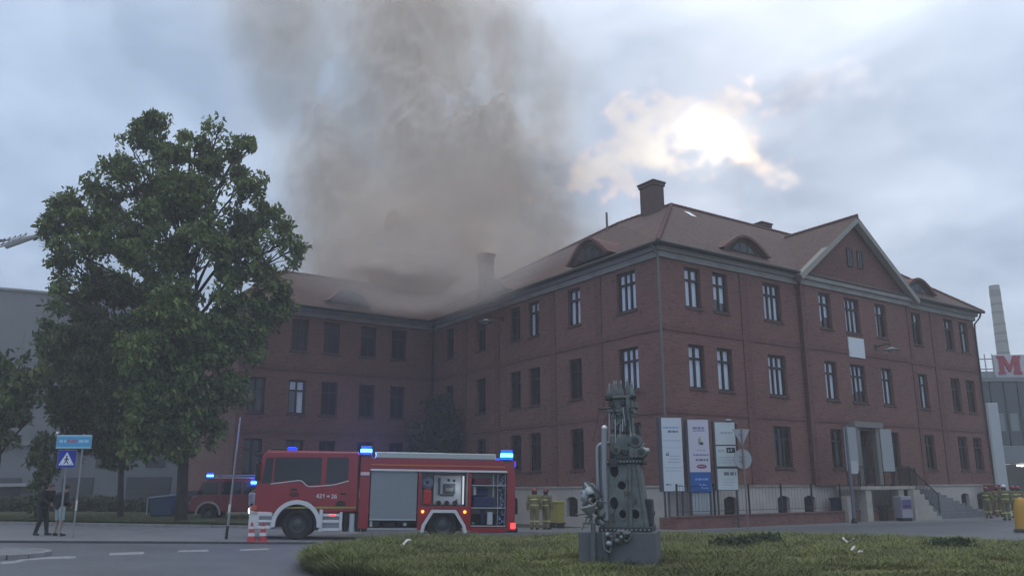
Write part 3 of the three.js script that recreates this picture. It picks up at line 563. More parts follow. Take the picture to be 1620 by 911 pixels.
part('mirror', [rspan(-1.52, -1.38, 2.0, 2.62, 0.08, 0.26, 0.04), bar([-1.36, 2.6, 0], [-1.42, 2.55, 0.12], 0.02), bar([-1.36, 2.05, 0], [-1.42, 2.1, 0.12], 0.02)], M.black, FT);
part('cab_roof_edge', rspan(-1.22, 2.0, 3.0, 3.07, -2.36, -0.06, 0.03), C.red, FT);
part('roof_light_bar', [rspan(-1.12, -0.3, 3.06, 3.17, -2.1, -0.35, 0.04)], M.black, FT);
part('beacon', rspan(-0.55, -0.22, 3.075, 3.21, -0.62, -0.3, 0.05), C.blue, FT);
// wheel arches, steps, bumper
const archRing = (pts, w) => { const o = pts.map(([x, y]) => [x, y]), c = [0, 0.5], i = pts.map(([x, y]) => { const d = Math.hypot(x - c[0], y - c[1]); return [c[0] + (x - c[0]) * (d - w) / d, c[1] + (y - c[1]) * (d - w) / d]; }).reverse(); return poly([...o, ...i]); };
const arcPts = []; for (let i = 0; i <= 18; i++) { const a = Math.PI * (1.03 - i / 18 * 1.06); arcPts.push([Math.cos(a) * 0.86, 0.5 + Math.sin(a) * 0.86]); }
part('wheel_arch', extrude(archRing(arcPts, 0.15), 0.16, 0.012).translate(-0.04, 0, -0.1), C.white, FT);
part('wheel_well', extrude(poly([[-0.74, 0.42], ...arcPts.map(([x, y]) => [x * 0.85, 0.5 + (y - 0.5) * 0.85]), [0.7, 0.42]]), 0.5).translate(-0.04, 0, -0.9), M.black, FT);
part('bumper', [rspan(-1.66, -0.86, 0.34, 0.47, -2.44, 0.0, 0.05), rspan(-1.66, -0.86, 0.575, 0.665, -2.44, 0.0, 0.04), rspan(-1.66, -0.86, 0.775, 0.98, -2.44, 0.0, 0.06), rspan(-1.58, -0.86, 0.36, 0.96, -2.3, -0.2, 0.04), rspan(-1.66, -1.3, 0.34, 0.98, -2.44, 0.0, 0.06), rspan(-1.68, -1.5, 0.95, 1.12, -2.4, -0.05, 0.05)], C.white, FT);
part('headlight', new THREE.SphereGeometry(0.12, 16, 12).scale(0.5, 1, 1).translate(-1.66, 0.98, -0.2), C.head, FT);
part('headlight', new THREE.SphereGeometry(0.12, 16, 12).scale(0.5, 1, 1).translate(-1.66, 0.98, -2.22), C.head, FT);
part('side_marker', rspan(-1.6, -1.4, 0.99, 1.16, -0.02, 0.03, 0.02), std('orange red marker lens', [0.5, 0.08, 0.05], 0.3), FT);
part('cab_step', [rspan(0.74, 0.86, 0.28, 1.04, -0.25, 0.02, 0.02), rspan(1.44, 1.54, 0.32, 0.96, -0.25, 0.02, 0.02), rspan(0.86, 1.44, 0.3, 0.4, -0.22, 0.0, 0.02), rspan(0.86, 1.44, 0.58, 0.68, -0.22, 0.0, 0.02), rspan(0.86, 1.44, 0.8, 0.9, -0.22, 0.0, 0.02)], C.white, FT);
part('step_back', span(0.86, 1.44, 0.28, 0.9, -0.4, -0.23), C.alu, FT);
part('step_lamp', rspan(1.1, 1.3, 0.83, 0.88, 0.001, 0.02, 0.006), C.tail, FT);
for (let k = 0; k < 4; k++) part('tank', new THREE.CylinderGeometry(0.1, 0.1, 0.62, 14).translate(1.66 + k * 0.215, 0.6, -0.12), k === 1 ? C.grey : M.iron, FT);
part('chassis', [span(-1.2, 7.4, 0.42, 0.9, -1.9, -0.55)], M.dark, FT);
part('mud_flap', [rspan(0.56, 0.72, 0.34, 0.92, -0.3, -0.02, 0.03)], std('dark blue flap', [0.015, 0.015, 0.07], 0.7), FT);
// wheels
function wheel(x, y, z, R, parent, far) {
  const w = part('wheel', lathe([[R * 0.55, -0.14], [R * 0.9, -0.15], [R, -0.11], [R, 0.11], [R * 0.9, 0.15], [R * 0.55, 0.14], [R * 0.55, -0.14]], 28).rotateX(Math.PI / 2), M.rubber, parent); w.position.set(x, y, z);
  part('rim', [lathe([[R * 0.56, 0.13], [R * 0.52, 0.14], [R * 0.48, 0.06], [R * 0.3, 0.05], [R * 0.24, 0.12], [0.02, 0.13]], 24).rotateX(Math.PI / 2)], std('grey wheel rim', [0.075, 0.08, 0.085], 0.55, { metal: 0.4 }), w);
  part('wheel_nut', Array.from({ length: 10 }, (_, i) => disc(0.02, 0.04, Math.cos(i * 0.628) * R * 0.38, Math.sin(i * 0.628) * R * 0.38, 0.07, 6)), M.iron, w);
  return w;
}
for (const [x, z] of [[0, -0.2], [0, -2.2], [5.1, -0.2], [5.1, -2.2]]) wheel(x, 0.54, z, 0.54, FT);
// body: posts, floors and lockers
part('body', [span(2.1, 2.44, 0.4, 3.02, -2.42, -0.02), span(2.44, 7.7, 2.46, 2.86, -2.44, 0), span(4.18, 4.27, 0.36, 2.46, -2.44, 0), span(5.98, 6.1, 0.36, 2.46, -2.44, 0), span(7.42, 7.72, 0.36, 2.46, -2.44, 0), span(6.1, 7.42, 0.3, 0.46, -2.44, -0.002), span(4.27, 5.98, 1.1, 1.2, -2.44, -0.002)].map(metreUV), C.red, FT);
part('locker_wall', [span(2.44, 7.42, 0.4, 2.46, -1.3, -1.24), span(2.44, 4.18, 0.36, 0.42, -1.24, -0.03), span(4.29, 4.3, 1.2, 2.4, -1.2, -0.05), span(5.95, 5.97, 1.2, 2.4, -1.2, -0.05)], C.alu, FT);
part('roof_line', [fw([[2.46, 2.61], [7.35, 2.6], [7.35, 2.64], [2.46, 2.65]], 0.002)], C.yellowLine, FT);
part('shutter_rail', [rspan(2.44, 7.42, 2.4, 2.475, -0.1, 0.03, 0.02)], C.white, FT);
part('roof_rail', [rspan(2.6, 7.0, 2.86, 3.08, -0.4, -0.02, 0.04), rspan(2.6, 7.0, 2.86, 3.08, -2.42, -2.0, 0.04)], std('light grey roof rail', [0.42, 0.45, 0.44], 0.5), FT);
part('roof_deck', [span(2.46, 7.6, 2.861, 2.9, -1.99, -0.41)], C.alu, FT);
part('roof_box', [rspan(3.0, 5.2, 2.9, 3.13, -1.9, -1.0, 0.03)], C.alu, FT);
// roller shutter down over the first locker, slat by slat
for (let k = 0; k < 30; k++) part('slat', rbox(1.66, 0.054, 0.02, 0.008, 3.31, 0.735 + k * 0.0565, -0.05, 1), C.shutter, FT);
part('shutter_foot', rspan(2.48, 4.14, 0.68, 0.72, -0.07, -0.02, 0.01), C.alu, FT);
part('locker_gear', [rspan(2.62, 2.86, 0.43, 0.66, -0.6, -0.12, 0.04), disc(0.13, 0.3, 3.75, 0.55, -0.3), rspan(3.0, 3.4, 0.43, 0.62, -0.7, -0.2, 0.03)], M.black, FT);
part('locker_gear', [disc(0.06, 0.32, 3.75, 0.55, -0.28), rspan(2.5, 2.6, 0.45, 0.66, -0.2, -0.08, 0.02)], C.grey, FT);
// second locker: pump panel
const panel = part('pump_panel', rspan(4.75, 5.78, 1.24, 2.3, -0.5, -0.42, 0.02), C.grey, FT);
part('control_box', [rspan(5.1, 5.55, 1.65, 1.98, -0.42, -0.36, 0.02), rspan(4.92, 5.0, 1.6, 2.2, -0.42, -0.38, 0.01), rspan(4.98, 5.5, 1.56, 1.62, -0.42, -0.38, 0.01)], std('dark grey control box', [0.05, 0.055, 0.06], 0.5), panel);
part('control_box', rspan(5.2, 5.45, 1.72, 1.84, -0.36, -0.34, 0.01), std('control screen', [0.16, 0.19, 0.17], 0.3), panel);
part('gauge', [disc(0.05, 0.03, 5.5, 2.1, -0.41), disc(0.05, 0.03, 5.3, 2.12, -0.41), disc(0.035, 0.04, 5.6, 1.4, -0.4)], M.black, panel);
part('light_strip', rspan(5.8, 5.86, 1.26, 2.28, -0.3, -0.2, 0.02), C.lockerLamp, FT);
{ const L = new THREE.PointLight(new THREE.Color(0.85, 0.92, 1), 0.14); L.position.set(5.55, 1.85, -0.12); L.castShadow = true; L.shadow.radius = 6; FT.add(L); }
part('valve', [disc(0.09, 0.12, 4.95, 1.3, -0.38), disc(0.09, 0.12, 5.25, 1.3, -0.38), disc(0.09, 0.12, 5.55, 1.3, -0.38)], M.iron, panel);
part('hose_reel', [ring(0.16, 0.07, 4.5, 2.02, -0.3), ring(0.11, 0.05, 4.5, 2.02, -0.22)], std('grey blue hose', [0.17, 0.2, 0.27], 0.8), FT);
part('red_canister', [rspan(4.36, 4.66, 1.24, 1.74, -0.35, -0.06, 0.05), rspan(4.42, 4.6, 1.74, 1.8, -0.25, -0.14, 0.02)], std('red canister plastic', [0.42, 0.02, 0.02], 0.4), FT);
part('wheel_arch', extrude(poly([[4.3, 0.26], [4.34, 0.52], [4.68, 1.07], [5.56, 1.07], [5.92, 0.52], [5.97, 0.26], [5.86, 0.26], [5.8, 0.5], [5.5, 0.96], [4.74, 0.96], [4.46, 0.5], [4.41, 0.26]]), 0.1, 0.01).translate(0, 0, -0.04), C.white, FT);
part('wheel_well', extrude(poly([[4.43, 0.3], [4.48, 0.5], [4.75, 0.95], [5.49, 0.95], [5.78, 0.5], [5.84, 0.3]]), 0.6).translate(0, 0, -1.0), M.black, FT);
part('body_panel', [extrude(poly([[4.27, 0.36], [4.33, 0.36], [4.36, 0.54], [4.69, 1.1], [4.27, 1.1]]), 0.06).translate(0, 0, -0.05), extrude(poly([[5.98, 0.36], [5.96, 0.36], [5.91, 0.54], [5.57, 1.1], [5.98, 1.1]]), 0.06).translate(0, 0, -0.05)].map(metreUV), C.red, FT);
for (const x of [4.36, 5.88]) part('marker_lamp', new THREE.SphereGeometry(0.055, 12, 8).translate(x, 1.0, 0.03), C.amber, FT);
// third locker: shelves with gear
part('shelf', [rspan(6.12, 7.4, 1.92, 1.96, -1.2, -0.06, 0.01)], C.alu, FT); part('shelf', [rspan(6.12, 7.4, 1.12, 1.16, -1.2, -0.06, 0.01)], C.alu, FT); part('shelf', [rspan(6.12, 7.4, 0.48, 0.52, -1.2, -0.06, 0.01)], C.alu, FT);
part('locker_gear', [rspan(6.2, 6.85, 1.97, 2.2, -0.6, -0.12, 0.03)], std('wine red case', [0.10, 0.012, 0.03], 0.6), FT);
part('locker_gear', [rspan(6.2, 6.95, 1.18, 1.52, -0.7, -0.1, 0.03), rspan(6.3, 6.75, 1.55, 1.85, -0.7, -0.25, 0.05), rspan(6.5, 6.62, 0.56, 1.08, -0.4, -0.2, 0.04), rspan(6.7, 6.95, 0.55, 0.95, -0.6, -0.3, 0.04)], C.darkBlue, FT);
part('locker_gear', [bar([6.24, 1.6, -0.2], [6.24, 1.9, -0.2], 0.07), bar([6.95, 1.55, -0.25], [6.95, 2.35, -0.25], 0.03), rspan(6.72, 6.92, 0.55, 1.0, -0.25, -0.1, 0.03)], C.grey, FT);
part('locker_gear', new THREE.SphereGeometry(0.05, 10, 8).translate(6.2, 0.6, -0.12), std('green cap', [0.03, 0.3, 0.16], 0.5), FT);
const rk = part('tool_rack', [span(7.08, 7.1, 0.5, 2.36, -0.5, -0.1), span(7.36, 7.38, 0.5, 2.36, -0.5, -0.1)], C.alu, FT);
const r21 = rng(21);
part('tool', Array.from({ length: 22 }, (_, i) => rbox(0.05 + r21() * 0.1, 0.03 + r21() * 0.06, 0.06, 0.01, 7.16 + r21() * 0.16, 0.6 + i * 0.079, -0.18 - r21() * 0.1, 1)), std('white blue tools', [0.35, 0.4, 0.6], 0.4), rk);
part('tool', Array.from({ length: 14 }, (_, i) => rbox(0.04, 0.08, 0.05, 0.01, 7.14 + r21() * 0.2, 0.62 + i * 0.12, -0.12, 1)), std('dark blue tools', [0.02, 0.025, 0.12], 0.4), rk);
part('rear_lamp', rspan(7.56, 7.74, 0.42, 0.62, -0.12, 0.03, 0.02), C.tail, FT); part('rear_lamp', rspan(7.56, 7.74, 0.42, 0.62, -2.44, -2.3, 0.02), C.tail, FT);
part('rear_bumper', rspan(7.3, 7.85, 0.3, 0.44, -2.4, -0.03, 0.03), M.iron, FT);
part('plate', [rspan(2.1, 2.42, 2.24, 2.36, -0.018, 0.02, 0.01)], std('white stripe plate', [0.6, 0.5, 0.5], 0.5), FT);
// blue beacons: the lens glows and a lamp of the same colour sits in it
function beacon(parent, x, y, z, R, mat, I, tall = 1) {
  const b = part('beacon', new THREE.CylinderGeometry(R * 0.92, R, R * 1.5 * tall, 16).translate(x, y, z), mat, parent);
  part('flash_tube', new THREE.CylinderGeometry(R * 1.02, R * 1.02, R * 0.55 * tall, 16).translate(x, y - R * 0.05, z), C.flash, b);
  part('beacon_base', new THREE.CylinderGeometry(R * 1.1, R * 1.15, 0.06, 16).translate(x, y - R * 0.75 * tall - 0.03, z), M.black, b);
  const L = new THREE.PointLight(new THREE.Color(0.04, 0.12, 1), I); L.position.set(x, y, z); L.castShadow = true; L.shadow.radius = R / 0.02 * 0.7; parent.add(L);
  return b;
}
beacon(FT, 2.26, 2.97 + 0.16, -0.18, 0.2, C.blueHot, 28);
beacon(FT, 7.42, 2.9 + 0.16, -0.2, 0.23, C.blueHot, 45); part('beacon', [rspan(7.2, 7.66, 2.86, 2.99, -2.2, -0.42, 0.05)], C.blue, FT); part('beacon', rspan(7.62, 7.74, 2.62, 2.84, -0.4, -0.05, 0.03), C.blueHot, FT);

// ------------------------------------------------------------------ fire service van behind the trees
const vp = onGround(327, 825.5), van = thing('fire_van', 'dark red fire service van with pale roof, half hidden by tree trunk', 'van', [vp.x, lift(vp.x), vp.z], 0.06);
const vz = 1.9;
const vanShape = poly([[-0.95, 0.5], [-0.98, 0.85], [-0.92, 1.18], [-0.62, 1.3], [-0.28, 1.98], [-0.1, 2.12], [4.0, 2.16], [4.12, 1.9], [4.16, 0.5], [0.56, 0.46], [0.48, 0.7], [0.25, 0.88], [-0.25, 0.88], [-0.48, 0.7], [-0.55, 0.46]]);
part('body', metreUV(extrude(vanShape, vz - 0.1, 0.05).translate(0, 0, -vz + 0.05)), std('dark red van paint', [0.2, 0.009, 0.018], 0.35, { phys: 1, clearcoat: 0.5 }), van);
part('roof', rspan(-0.14, 3.98, 2.13, 2.2, -vz + 0.05, -0.05, 0.03), std('dull pale roof', [0.35, 0.36, 0.37], 0.6), van);
for (const [a, b] of [[-0.46, 0.42], [0.55, 1.6], [1.72, 2.8], [2.9, 3.9]]) part('side_window', fw([[a + (a < 0 ? 0 : 0), 1.36], [a + (a < 0 ? 0.24 : 0), 1.95], [b, 1.97], [b, 1.36]], 0.003), C.glass, van);
part('windscreen', faces([[[-0.63, 1.32, -0.12], [-0.63, 1.32, -vz + 0.12], [-0.29, 1.96, -vz + 0.12], [-0.29, 1.96, -0.12]]]).translate(-0.06, 0.02, 0), C.glass, van);
part('wheel_arch', extrude(archRing(arcPts.map(([x, y]) => [x * 0.74, 0.36 + (y - 0.5) * 0.74]), 0.09), 0.08).translate(0, 0.02, -0.03), std('pale grey arch', [0.33, 0.31, 0.29], 0.5), van);
for (const x of [0, 3.1]) for (const z of [-0.17, -vz + 0.17]) wheel(x, 0.38, z, 0.38, van);
part('bumper', rspan(-1.06, -0.6, 0.4, 0.62, -vz, -0.02, 0.06), M.black, van);
part('headlight', rspan(-1.0, -0.9, 0.82, 1.0, -0.35, -0.06, 0.03), C.grey, van);
part('door_line', [span(0.47, 0.485, 0.6, 1.34, 0.001, 0.006), span(1.65, 1.665, 0.6, 1.34, 0.001, 0.006)], M.dark, van);
part('mirror', rspan(-0.5, -0.36, 1.34, 1.58, 0.05, 0.18, 0.03), M.black, van);
beacon(van, -0.1, 2.3, -0.3, 0.16, C.blueHot, 4);
beacon(van, 2.3, 1.93, 0.14, 0.19, C.blueHot, 6);
part('roof_rack', [bar([0.1, 2.3, -0.15], [3.8, 2.3, -0.15], 0.02), bar([0.1, 2.3, -vz + 0.15], [3.8, 2.3, -vz + 0.15], 0.02), ...[0.3, 1.4, 2.5, 3.6].map((x) => bar([x, 2.2, -0.15], [x, 2.3, -0.15], 0.015))], M.steel, van);

// ------------------------------------------------------------------ cones
const coneRed = std('red cone plastic', [0.42, 0.035, 0.04], 0.5), coneWhite = std('white cone band', [0.6, 0.58, 0.58], 0.4);
function cone(px, py, label) {
  const p = onGround(px, py), c = thing('traffic_cone', label, 'traffic cone', [p.x, lift(p.x), p.z], 0.3, 'cones in front of the fire engine');
  part('base', [rbox(0.4, 0.04, 0.4, 0.015, 0, 0.02, 0)], coneRed, c);
  part('cone_body', lathe([[0.145, 0.04], [0.035, 0.62], [0.02, 0.64], [0, 0.64]], 20), coneRed, c);
  const rr = (y) => 0.145 - (y - 0.04) / 0.58 * 0.11 + 0.003;
  part('band', [lathe([[rr(0.2), 0.2], [rr(0.31), 0.31]], 20), lathe([[rr(0.43), 0.43], [rr(0.51), 0.51]], 20)], coneWhite, c);
  return c;
}
cone(396.5, 858, 'red and white traffic cone, left one of the pair at the fire engine bumper');
cone(414.5, 857.5, 'red and white traffic cone, right one of the pair, nearer the front wheel');

// ------------------------------------------------------------------ signs and poles at the crossing
const poleMat = std('grey galvanised pole', [0.28, 0.29, 0.30], 0.5, { metal: 0.4 });
const signBack = std('grey sign back', [0.36, 0.37, 0.38], 0.5, { metal: 0.3 });
{
  const p = onGround(92, 849), s = thing('crossing_sign', 'blue square pedestrian crossing sign on a grey pole', 'road sign', [p.x, lift(p.x), p.z], 0.16);
  part('pole', bar([0, -0.2, 0], [0, 2.98, 0], 0.035, 0.035, 12), poleMat, s);
  const cv = document.createElement('canvas'); cv.width = cv.height = 256; const k = cv.getContext('2d');
  k.fillStyle = '#1238a8'; k.fillRect(0, 0, 256, 256); k.fillStyle = '#eef2ff'; k.beginPath(); k.moveTo(128, 26); k.lineTo(236, 222); k.lineTo(20, 222); k.closePath(); k.fill();
  k.fillStyle = '#10131c'; k.beginPath(); k.arc(128, 92, 12, 0, 7); k.fill(); k.lineWidth = 15; k.lineCap = 'round'; k.strokeStyle = '#10131c';
  k.beginPath(); k.moveTo(128, 108); k.lineTo(126, 150); k.lineTo(104, 196); k.moveTo(126, 150); k.lineTo(150, 196); k.moveTo(127, 116); k.lineTo(102, 144); k.moveTo(128, 116); k.lineTo(152, 142); k.stroke();
  k.lineWidth = 8; k.lineCap = 'butt'; for (const x of [52, 84, 166, 198]) { k.beginPath(); k.moveTo(x, 212); k.lineTo(x + 4, 198); k.stroke(); }
  const t = new THREE.CanvasTexture(cv); t.colorSpace = THREE.SRGBColorSpace;
  const pl = part('plate', [rspan(-0.31, 0.31, 2.34, 2.96, 0.036, 0.05, 0.01)], signBack, s);
  const f = part('sign_face', new THREE.PlaneGeometry(0.6, 0.6).translate(0, 2.65, 0.0535), std('blue sign face', null, 0.4, { map: t }), pl); void f;
}
{
  const p = onGround(114, 851), s = thing('street_name_sign', 'light blue street name board on a thin grey pole', 'street sign', [p.x, lift(p.x), p.z], 0.12);
  part('pole', bar([0, -0.2, 0], [0.02, 3.5, 0], 0.03, 0.03, 12), poleMat, s);
  part('pole_band', bar([0.008, 0.9, 0], [0.01, 1.25, 0], 0.034, 0.034, 12), std('pale sticker', [0.6, 0.58, 0.52], 0.6), s);
  const cv = document.createElement('canvas'); cv.width = 512; cv.height = 200; const k = cv.getContext('2d');
  k.fillStyle = '#4fa3cc'; k.fillRect(0, 0, 512, 200); k.fillStyle = '#8cc4dc'; k.fillRect(0, 0, 512, 26); k.fillRect(0, 176, 512, 24);
  k.fillStyle = '#a5d0e4'; for (const [x, w] of [[40, 52], [110, 30], [330, 70], [412, 64]]) k.fillRect(x, 70, w, 42); k.fillStyle = '#b46a86'; for (const [x, w] of [[150, 60], [224, 80]]) k.fillRect(x, 66, w, 48);
  const t = new THREE.CanvasTexture(cv); t.colorSpace = THREE.SRGBColorSpace;
  const pl = part('board', rspan(-0.85, 0.32, 2.98, 3.46, 0.032, 0.06, 0.012), signBack, s);
  part('board_face', new THREE.PlaneGeometry(1.13, 0.45).translate(-0.265, 3.22, 0.0635), std('light blue board face', null, 0.45, { map: t }), pl);
  part('finial', new THREE.SphereGeometry(0.05, 10, 8).translate(-0.85, 3.52, 0.045), std('white finial', [0.7, 0.7, 0.68], 0.4), s);
}
{
  const p = onGround(357, 853), s = thing('leaning_post', 'thin bare grey post leaning to the right beside the kerb', 'post', [p.x, lift(p.x), p.z]);
  part('pole', bar([0, -0.2, 0], [0.22, 4.2, 0], 0.04, 0.03, 12), poleMat, s);
  part('sticker', bar([0.044, 0.9, 0], [0.058, 1.18, 0], 0.047, 0.046, 12), std('pale sticker', [0.6, 0.58, 0.52], 0.6), s);
  part('collar', bar([0.0, -0.05, 0], [0.025, 0.45, 0], 0.05, 0.048, 12), M.iron, s);
}
{
  const p = onGround(1184, 836), s = thing('yield_sign', 'grey backs of a triangular sign above a round sign on one pole', 'road sign', [p.x, 0, p.z], 0.25);
  part('pole', bar([0, -0.2, 0], [0, 4.35, 0], 0.035, 0.035, 12), std('rusty grey pole', [0.2, 0.155, 0.14], 0.7), s);
  const tri = extrude(poly([[-0.42, 4.36], [0.42, 4.36], [0, 3.6]]), 0.012, 0.004).translate(0, 0, -0.06);
  part('triangle_plate', tri, signBack, s); part('plate_rim', [bar([-0.42, 4.36, -0.05], [0.42, 4.36, -0.05], 0.015), bar([-0.42, 4.36, -0.05], [0, 3.6, -0.05], 0.015), bar([0.42, 4.36, -0.05], [0, 3.6, -0.05], 0.015), ring(0.44, 0.014, 0, 3.04, -0.05, 32)], M.steel, s);
  part('round_plate', disc(0.44, 0.014, 0, 3.04, -0.06, 32), signBack, s);
  part('bracket', [rspan(-0.12, 0.12, 4.1, 4.15, -0.045, 0.0, 0.005), rspan(-0.16, 0.16, 3.12, 3.17, -0.045, 0.0, 0.005), rspan(-0.16, 0.16, 2.92, 2.97, -0.045, 0.0, 0.005)], M.steel, s);
}
// ------------------------------------------------------------------ information boards
const ink = { grey: '#66707c', faint: '#a3adb6', dark: '#2a2f36', lilac: '#7a7896', blue: '#154fb0', teal: '#6f9ba8' };
function face(w, h, bg, draw) {
  const cv = document.createElement('canvas'); cv.width = 256; cv.height = Math.round(256 * h / w); const k = cv.getContext('2d');
  k.fillStyle = bg; k.fillRect(0, 0, cv.width, cv.height); draw(k, cv.width, cv.height);
  const t = new THREE.CanvasTexture(cv); t.colorSpace = THREE.SRGBColorSpace; return std('printed board', [0.93, 0.93, 0.93], 0.4, { map: t });
}
const r31 = rng(31);
const line = (k, x, y, w, h, c) => { k.fillStyle = c; let p = x; while (p < x + w) { const q = Math.min(h * (0.5 + r31() * 1.6), x + w - p); k.fillRect(p, y, q, h); p += q + h * 0.35; } };
function board(px0, px1, py0, py1, z, label, turn, make) {
  const a = at(px0, (py0 + py1) / 2, z), b = at(px1, (py0 + py1) / 2, z), top = at((px0 + px1) / 2, py0, z).y, bot = at((px0 + px1) / 2, py1, z).y, w = b.x - a.x;
  const g = thing('information_board', label, 'information board', [(a.x + b.x) / 2, 0, z], turn);
  make(g, w, bot, top); return g;
}
const frameMat = std('dark blue grey frame', [0.045, 0.055, 0.07], 0.5);
board(1048, 1081, 661, 777, -37.6, 'tall white information board, leftmost of three beside the corner', 0.12, (g, w, b, t) => {
  const cs = part('case', rspan(-w / 2 - 0.16, w / 2 + 0.02, b - 0.03, t + 0.03, -0.2, 0, 0.02), frameMat, g);
  part('board_face', new THREE.PlaneGeometry(w, t - b).translate(0, (b + t) / 2, 0.004), face(w, t - b, '#ccd3d8', (k, W, H) => { line(k, 20, H * 0.125, W * 0.8, 18, ink.teal); line(k, 80, H * 0.175, W * 0.5, 26, ink.grey); k.fillStyle = ink.faint; k.fillRect(10, H * 0.31, W - 26, 9); k.fillRect(10, H * 0.41, W - 26, 4); k.fillRect(10, H * 0.68, W - 26, 8); k.fillStyle = ink.dark; k.beginPath(); k.moveTo(40, H * 0.52); k.lineTo(56, H * 0.47); k.lineTo(64, H * 0.52); k.lineTo(84, H * 0.45); k.lineTo(78, H * 0.52); k.closePath(); k.fill(); line(k, 90, H * 0.52, W * 0.5, 12, ink.faint); line(k, 90, H * 0.56, W * 0.5, 12, ink.faint); line(k, 60, H * 0.6, W * 0.62, 16, ink.faint); line(k, 30, H * 0.72, W * 0.8, 10, ink.faint); line(k, 26, H * 0.9, 70, 20, ink.grey); line(k, 170, H * 0.91, 64, 18, ink.faint); }), cs);
  part('leg', [bar([-w / 2 + 0.05, -0.1, -0.1], [-w / 2 + 0.05, b, -0.1], 0.05, 0.05, 8)], frameMat, g); part('leg', [bar([w / 2 - 0.08, -0.1, -0.1], [w / 2 - 0.08, b, -0.1], 0.05, 0.05, 8)], frameMat, g);
});
board(1090, 1124, 664, 778, -38.0, 'tall white information board with a blue panel along its foot', 0.12, (g, w, b, t) => {
  const h = t - b, cs = part('case', rspan(-w / 2 - 0.12, w / 2 + 0.02, b - 0.03, t + 0.03, -0.2, 0, 0.02), frameMat, g);
  part('board_face', new THREE.PlaneGeometry(w, h * 0.73).translate(0, b + h * 0.635, 0.004), face(w, h * 0.73, '#cdc8d4', (k, W, H) => { line(k, 60, H * 0.14, W * 0.56, 26, ink.lilac); line(k, 60, H * 0.2, W * 0.58, 14, ink.lilac); k.fillStyle = '#8d9a8c'; k.fillRect(120, H * 0.36, 34, H * 0.12); k.fillStyle = '#c2b23a'; k.beginPath(); k.arc(146, H * 0.34, 12, 0, 7); k.fill(); k.fillStyle = ink.dark; k.fillRect(142, H * 0.43, 40, 34); line(k, 100, H * 0.57, 110, 20, ink.faint); line(k, 54, H * 0.66, W * 0.72, 20, ink.lilac); line(k, 80, H * 0.75, W * 0.6, 26, ink.grey); k.fillStyle = '#74243f'; k.beginPath(); k.ellipse(W * 0.58, H * 0.895, 62, 24, 0, 0, 7); k.fill(); k.fillStyle = '#cdc8d4'; k.fillRect(W * 0.42, H * 0.885, 80, 8); }), cs);
  part('blue_panel', new THREE.PlaneGeometry(w, h * 0.265).translate(0, b + h * 0.1325, 0.004), face(w, h * 0.265, '#0a57a0', (k, W, H) => { line(k, 60, H * 0.3, W * 0.66, 24, '#7fa3dc'); k.strokeStyle = '#9dbbe6'; k.lineWidth = 10; k.beginPath(); k.moveTo(110, H * 0.58); k.lineTo(140, H * 0.76); k.lineTo(160, H * 0.62); k.lineTo(200, H * 0.72); k.stroke(); line(k, 130, H * 0.78, 90, 14, '#7fa3dc'); }), cs);
  part('leg', bar([-w / 2, -0.1, -0.1], [-w / 2, b, -0.1], 0.06, 0.06, 8), frameMat, g); part('leg', bar([w / 2 - 0.05, -0.1, -0.1], [w / 2 - 0.05, b, -0.1], 0.06, 0.06, 8), frameMat, g);
  for (let k = 0; k < 6; k++) part('lower_panel', rspan(-w / 2 + 0.08 + k * 0.14, -w / 2 + 0.2 + k * 0.14, 0.62, b - 0.04, -0.12, -0.08, 0.01), std('pale grey slat', [0.36, 0.4, 0.42], 0.6), g);
});
board(1133, 1166, 668, 775, -38.4, 'board of three separate white panels in a dark frame', 0.12, (g, w, b, t) => {
  const h = t - b, cs = part('case', [rspan(-w / 2 - 0.1, w / 2 + 0.02, b - 0.03, t + 0.06, -0.16, 0, 0.02)], frameMat, g);
  const P3 = [[0.0, 0.335, (k, W, H) => { line(k, 70, H * 0.42, W * 0.6, 30, ink.faint); }], [0.355, 0.655, (k, W, H) => { k.fillStyle = '#1d2226'; k.fillRect(W * 0.52, H * 0.08, W * 0.44, H * 0.26); k.fillStyle = '#c7d0cc'; k.fillRect(W * 0.6, H * 0.18, 16, H * 0.1); k.fillRect(W * 0.74, H * 0.14, 14, H * 0.12); line(k, 24, H * 0.18, W * 0.32, 30, ink.faint); line(k, 24, H * 0.56, W * 0.8, 10, ink.faint); line(k, 24, H * 0.68, W * 0.8, 10, ink.faint); line(k, 24, H * 0.8, W * 0.7, 10, ink.faint); }], [0.69, 1.0, (k, W, H) => { line(k, 84, H * 0.16, W * 0.6, 40, ink.grey); line(k, 70, H * 0.5, W * 0.55, 10, ink.faint); line(k, 70, H * 0.62, W * 0.6, 10, ink.faint); line(k, 70, H * 0.74, W * 0.5, 10, ink.faint); }]];
  for (const [a, c, draw] of P3) part('panel', new THREE.PlaneGeometry(w, h * (c - a)).translate(0, t - h * (a + c) / 2, 0.006), face(w, h * (c - a), '#ccd4d2', draw), cs);
  part('spot_lamp', rspan(0.05, 0.3, t + 0.06, t + 0.14, -0.05, 0.12, 0.02), C.grey, cs);
  part('leg', bar([-w / 2, -0.1, -0.08], [-w / 2, b, -0.08], 0.05, 0.05, 8), frameMat, g); part('leg', bar([w / 2 - 0.05, -0.1, -0.08], [w / 2 - 0.05, b, -0.08], 0.05, 0.05, 8), frameMat, g);
});
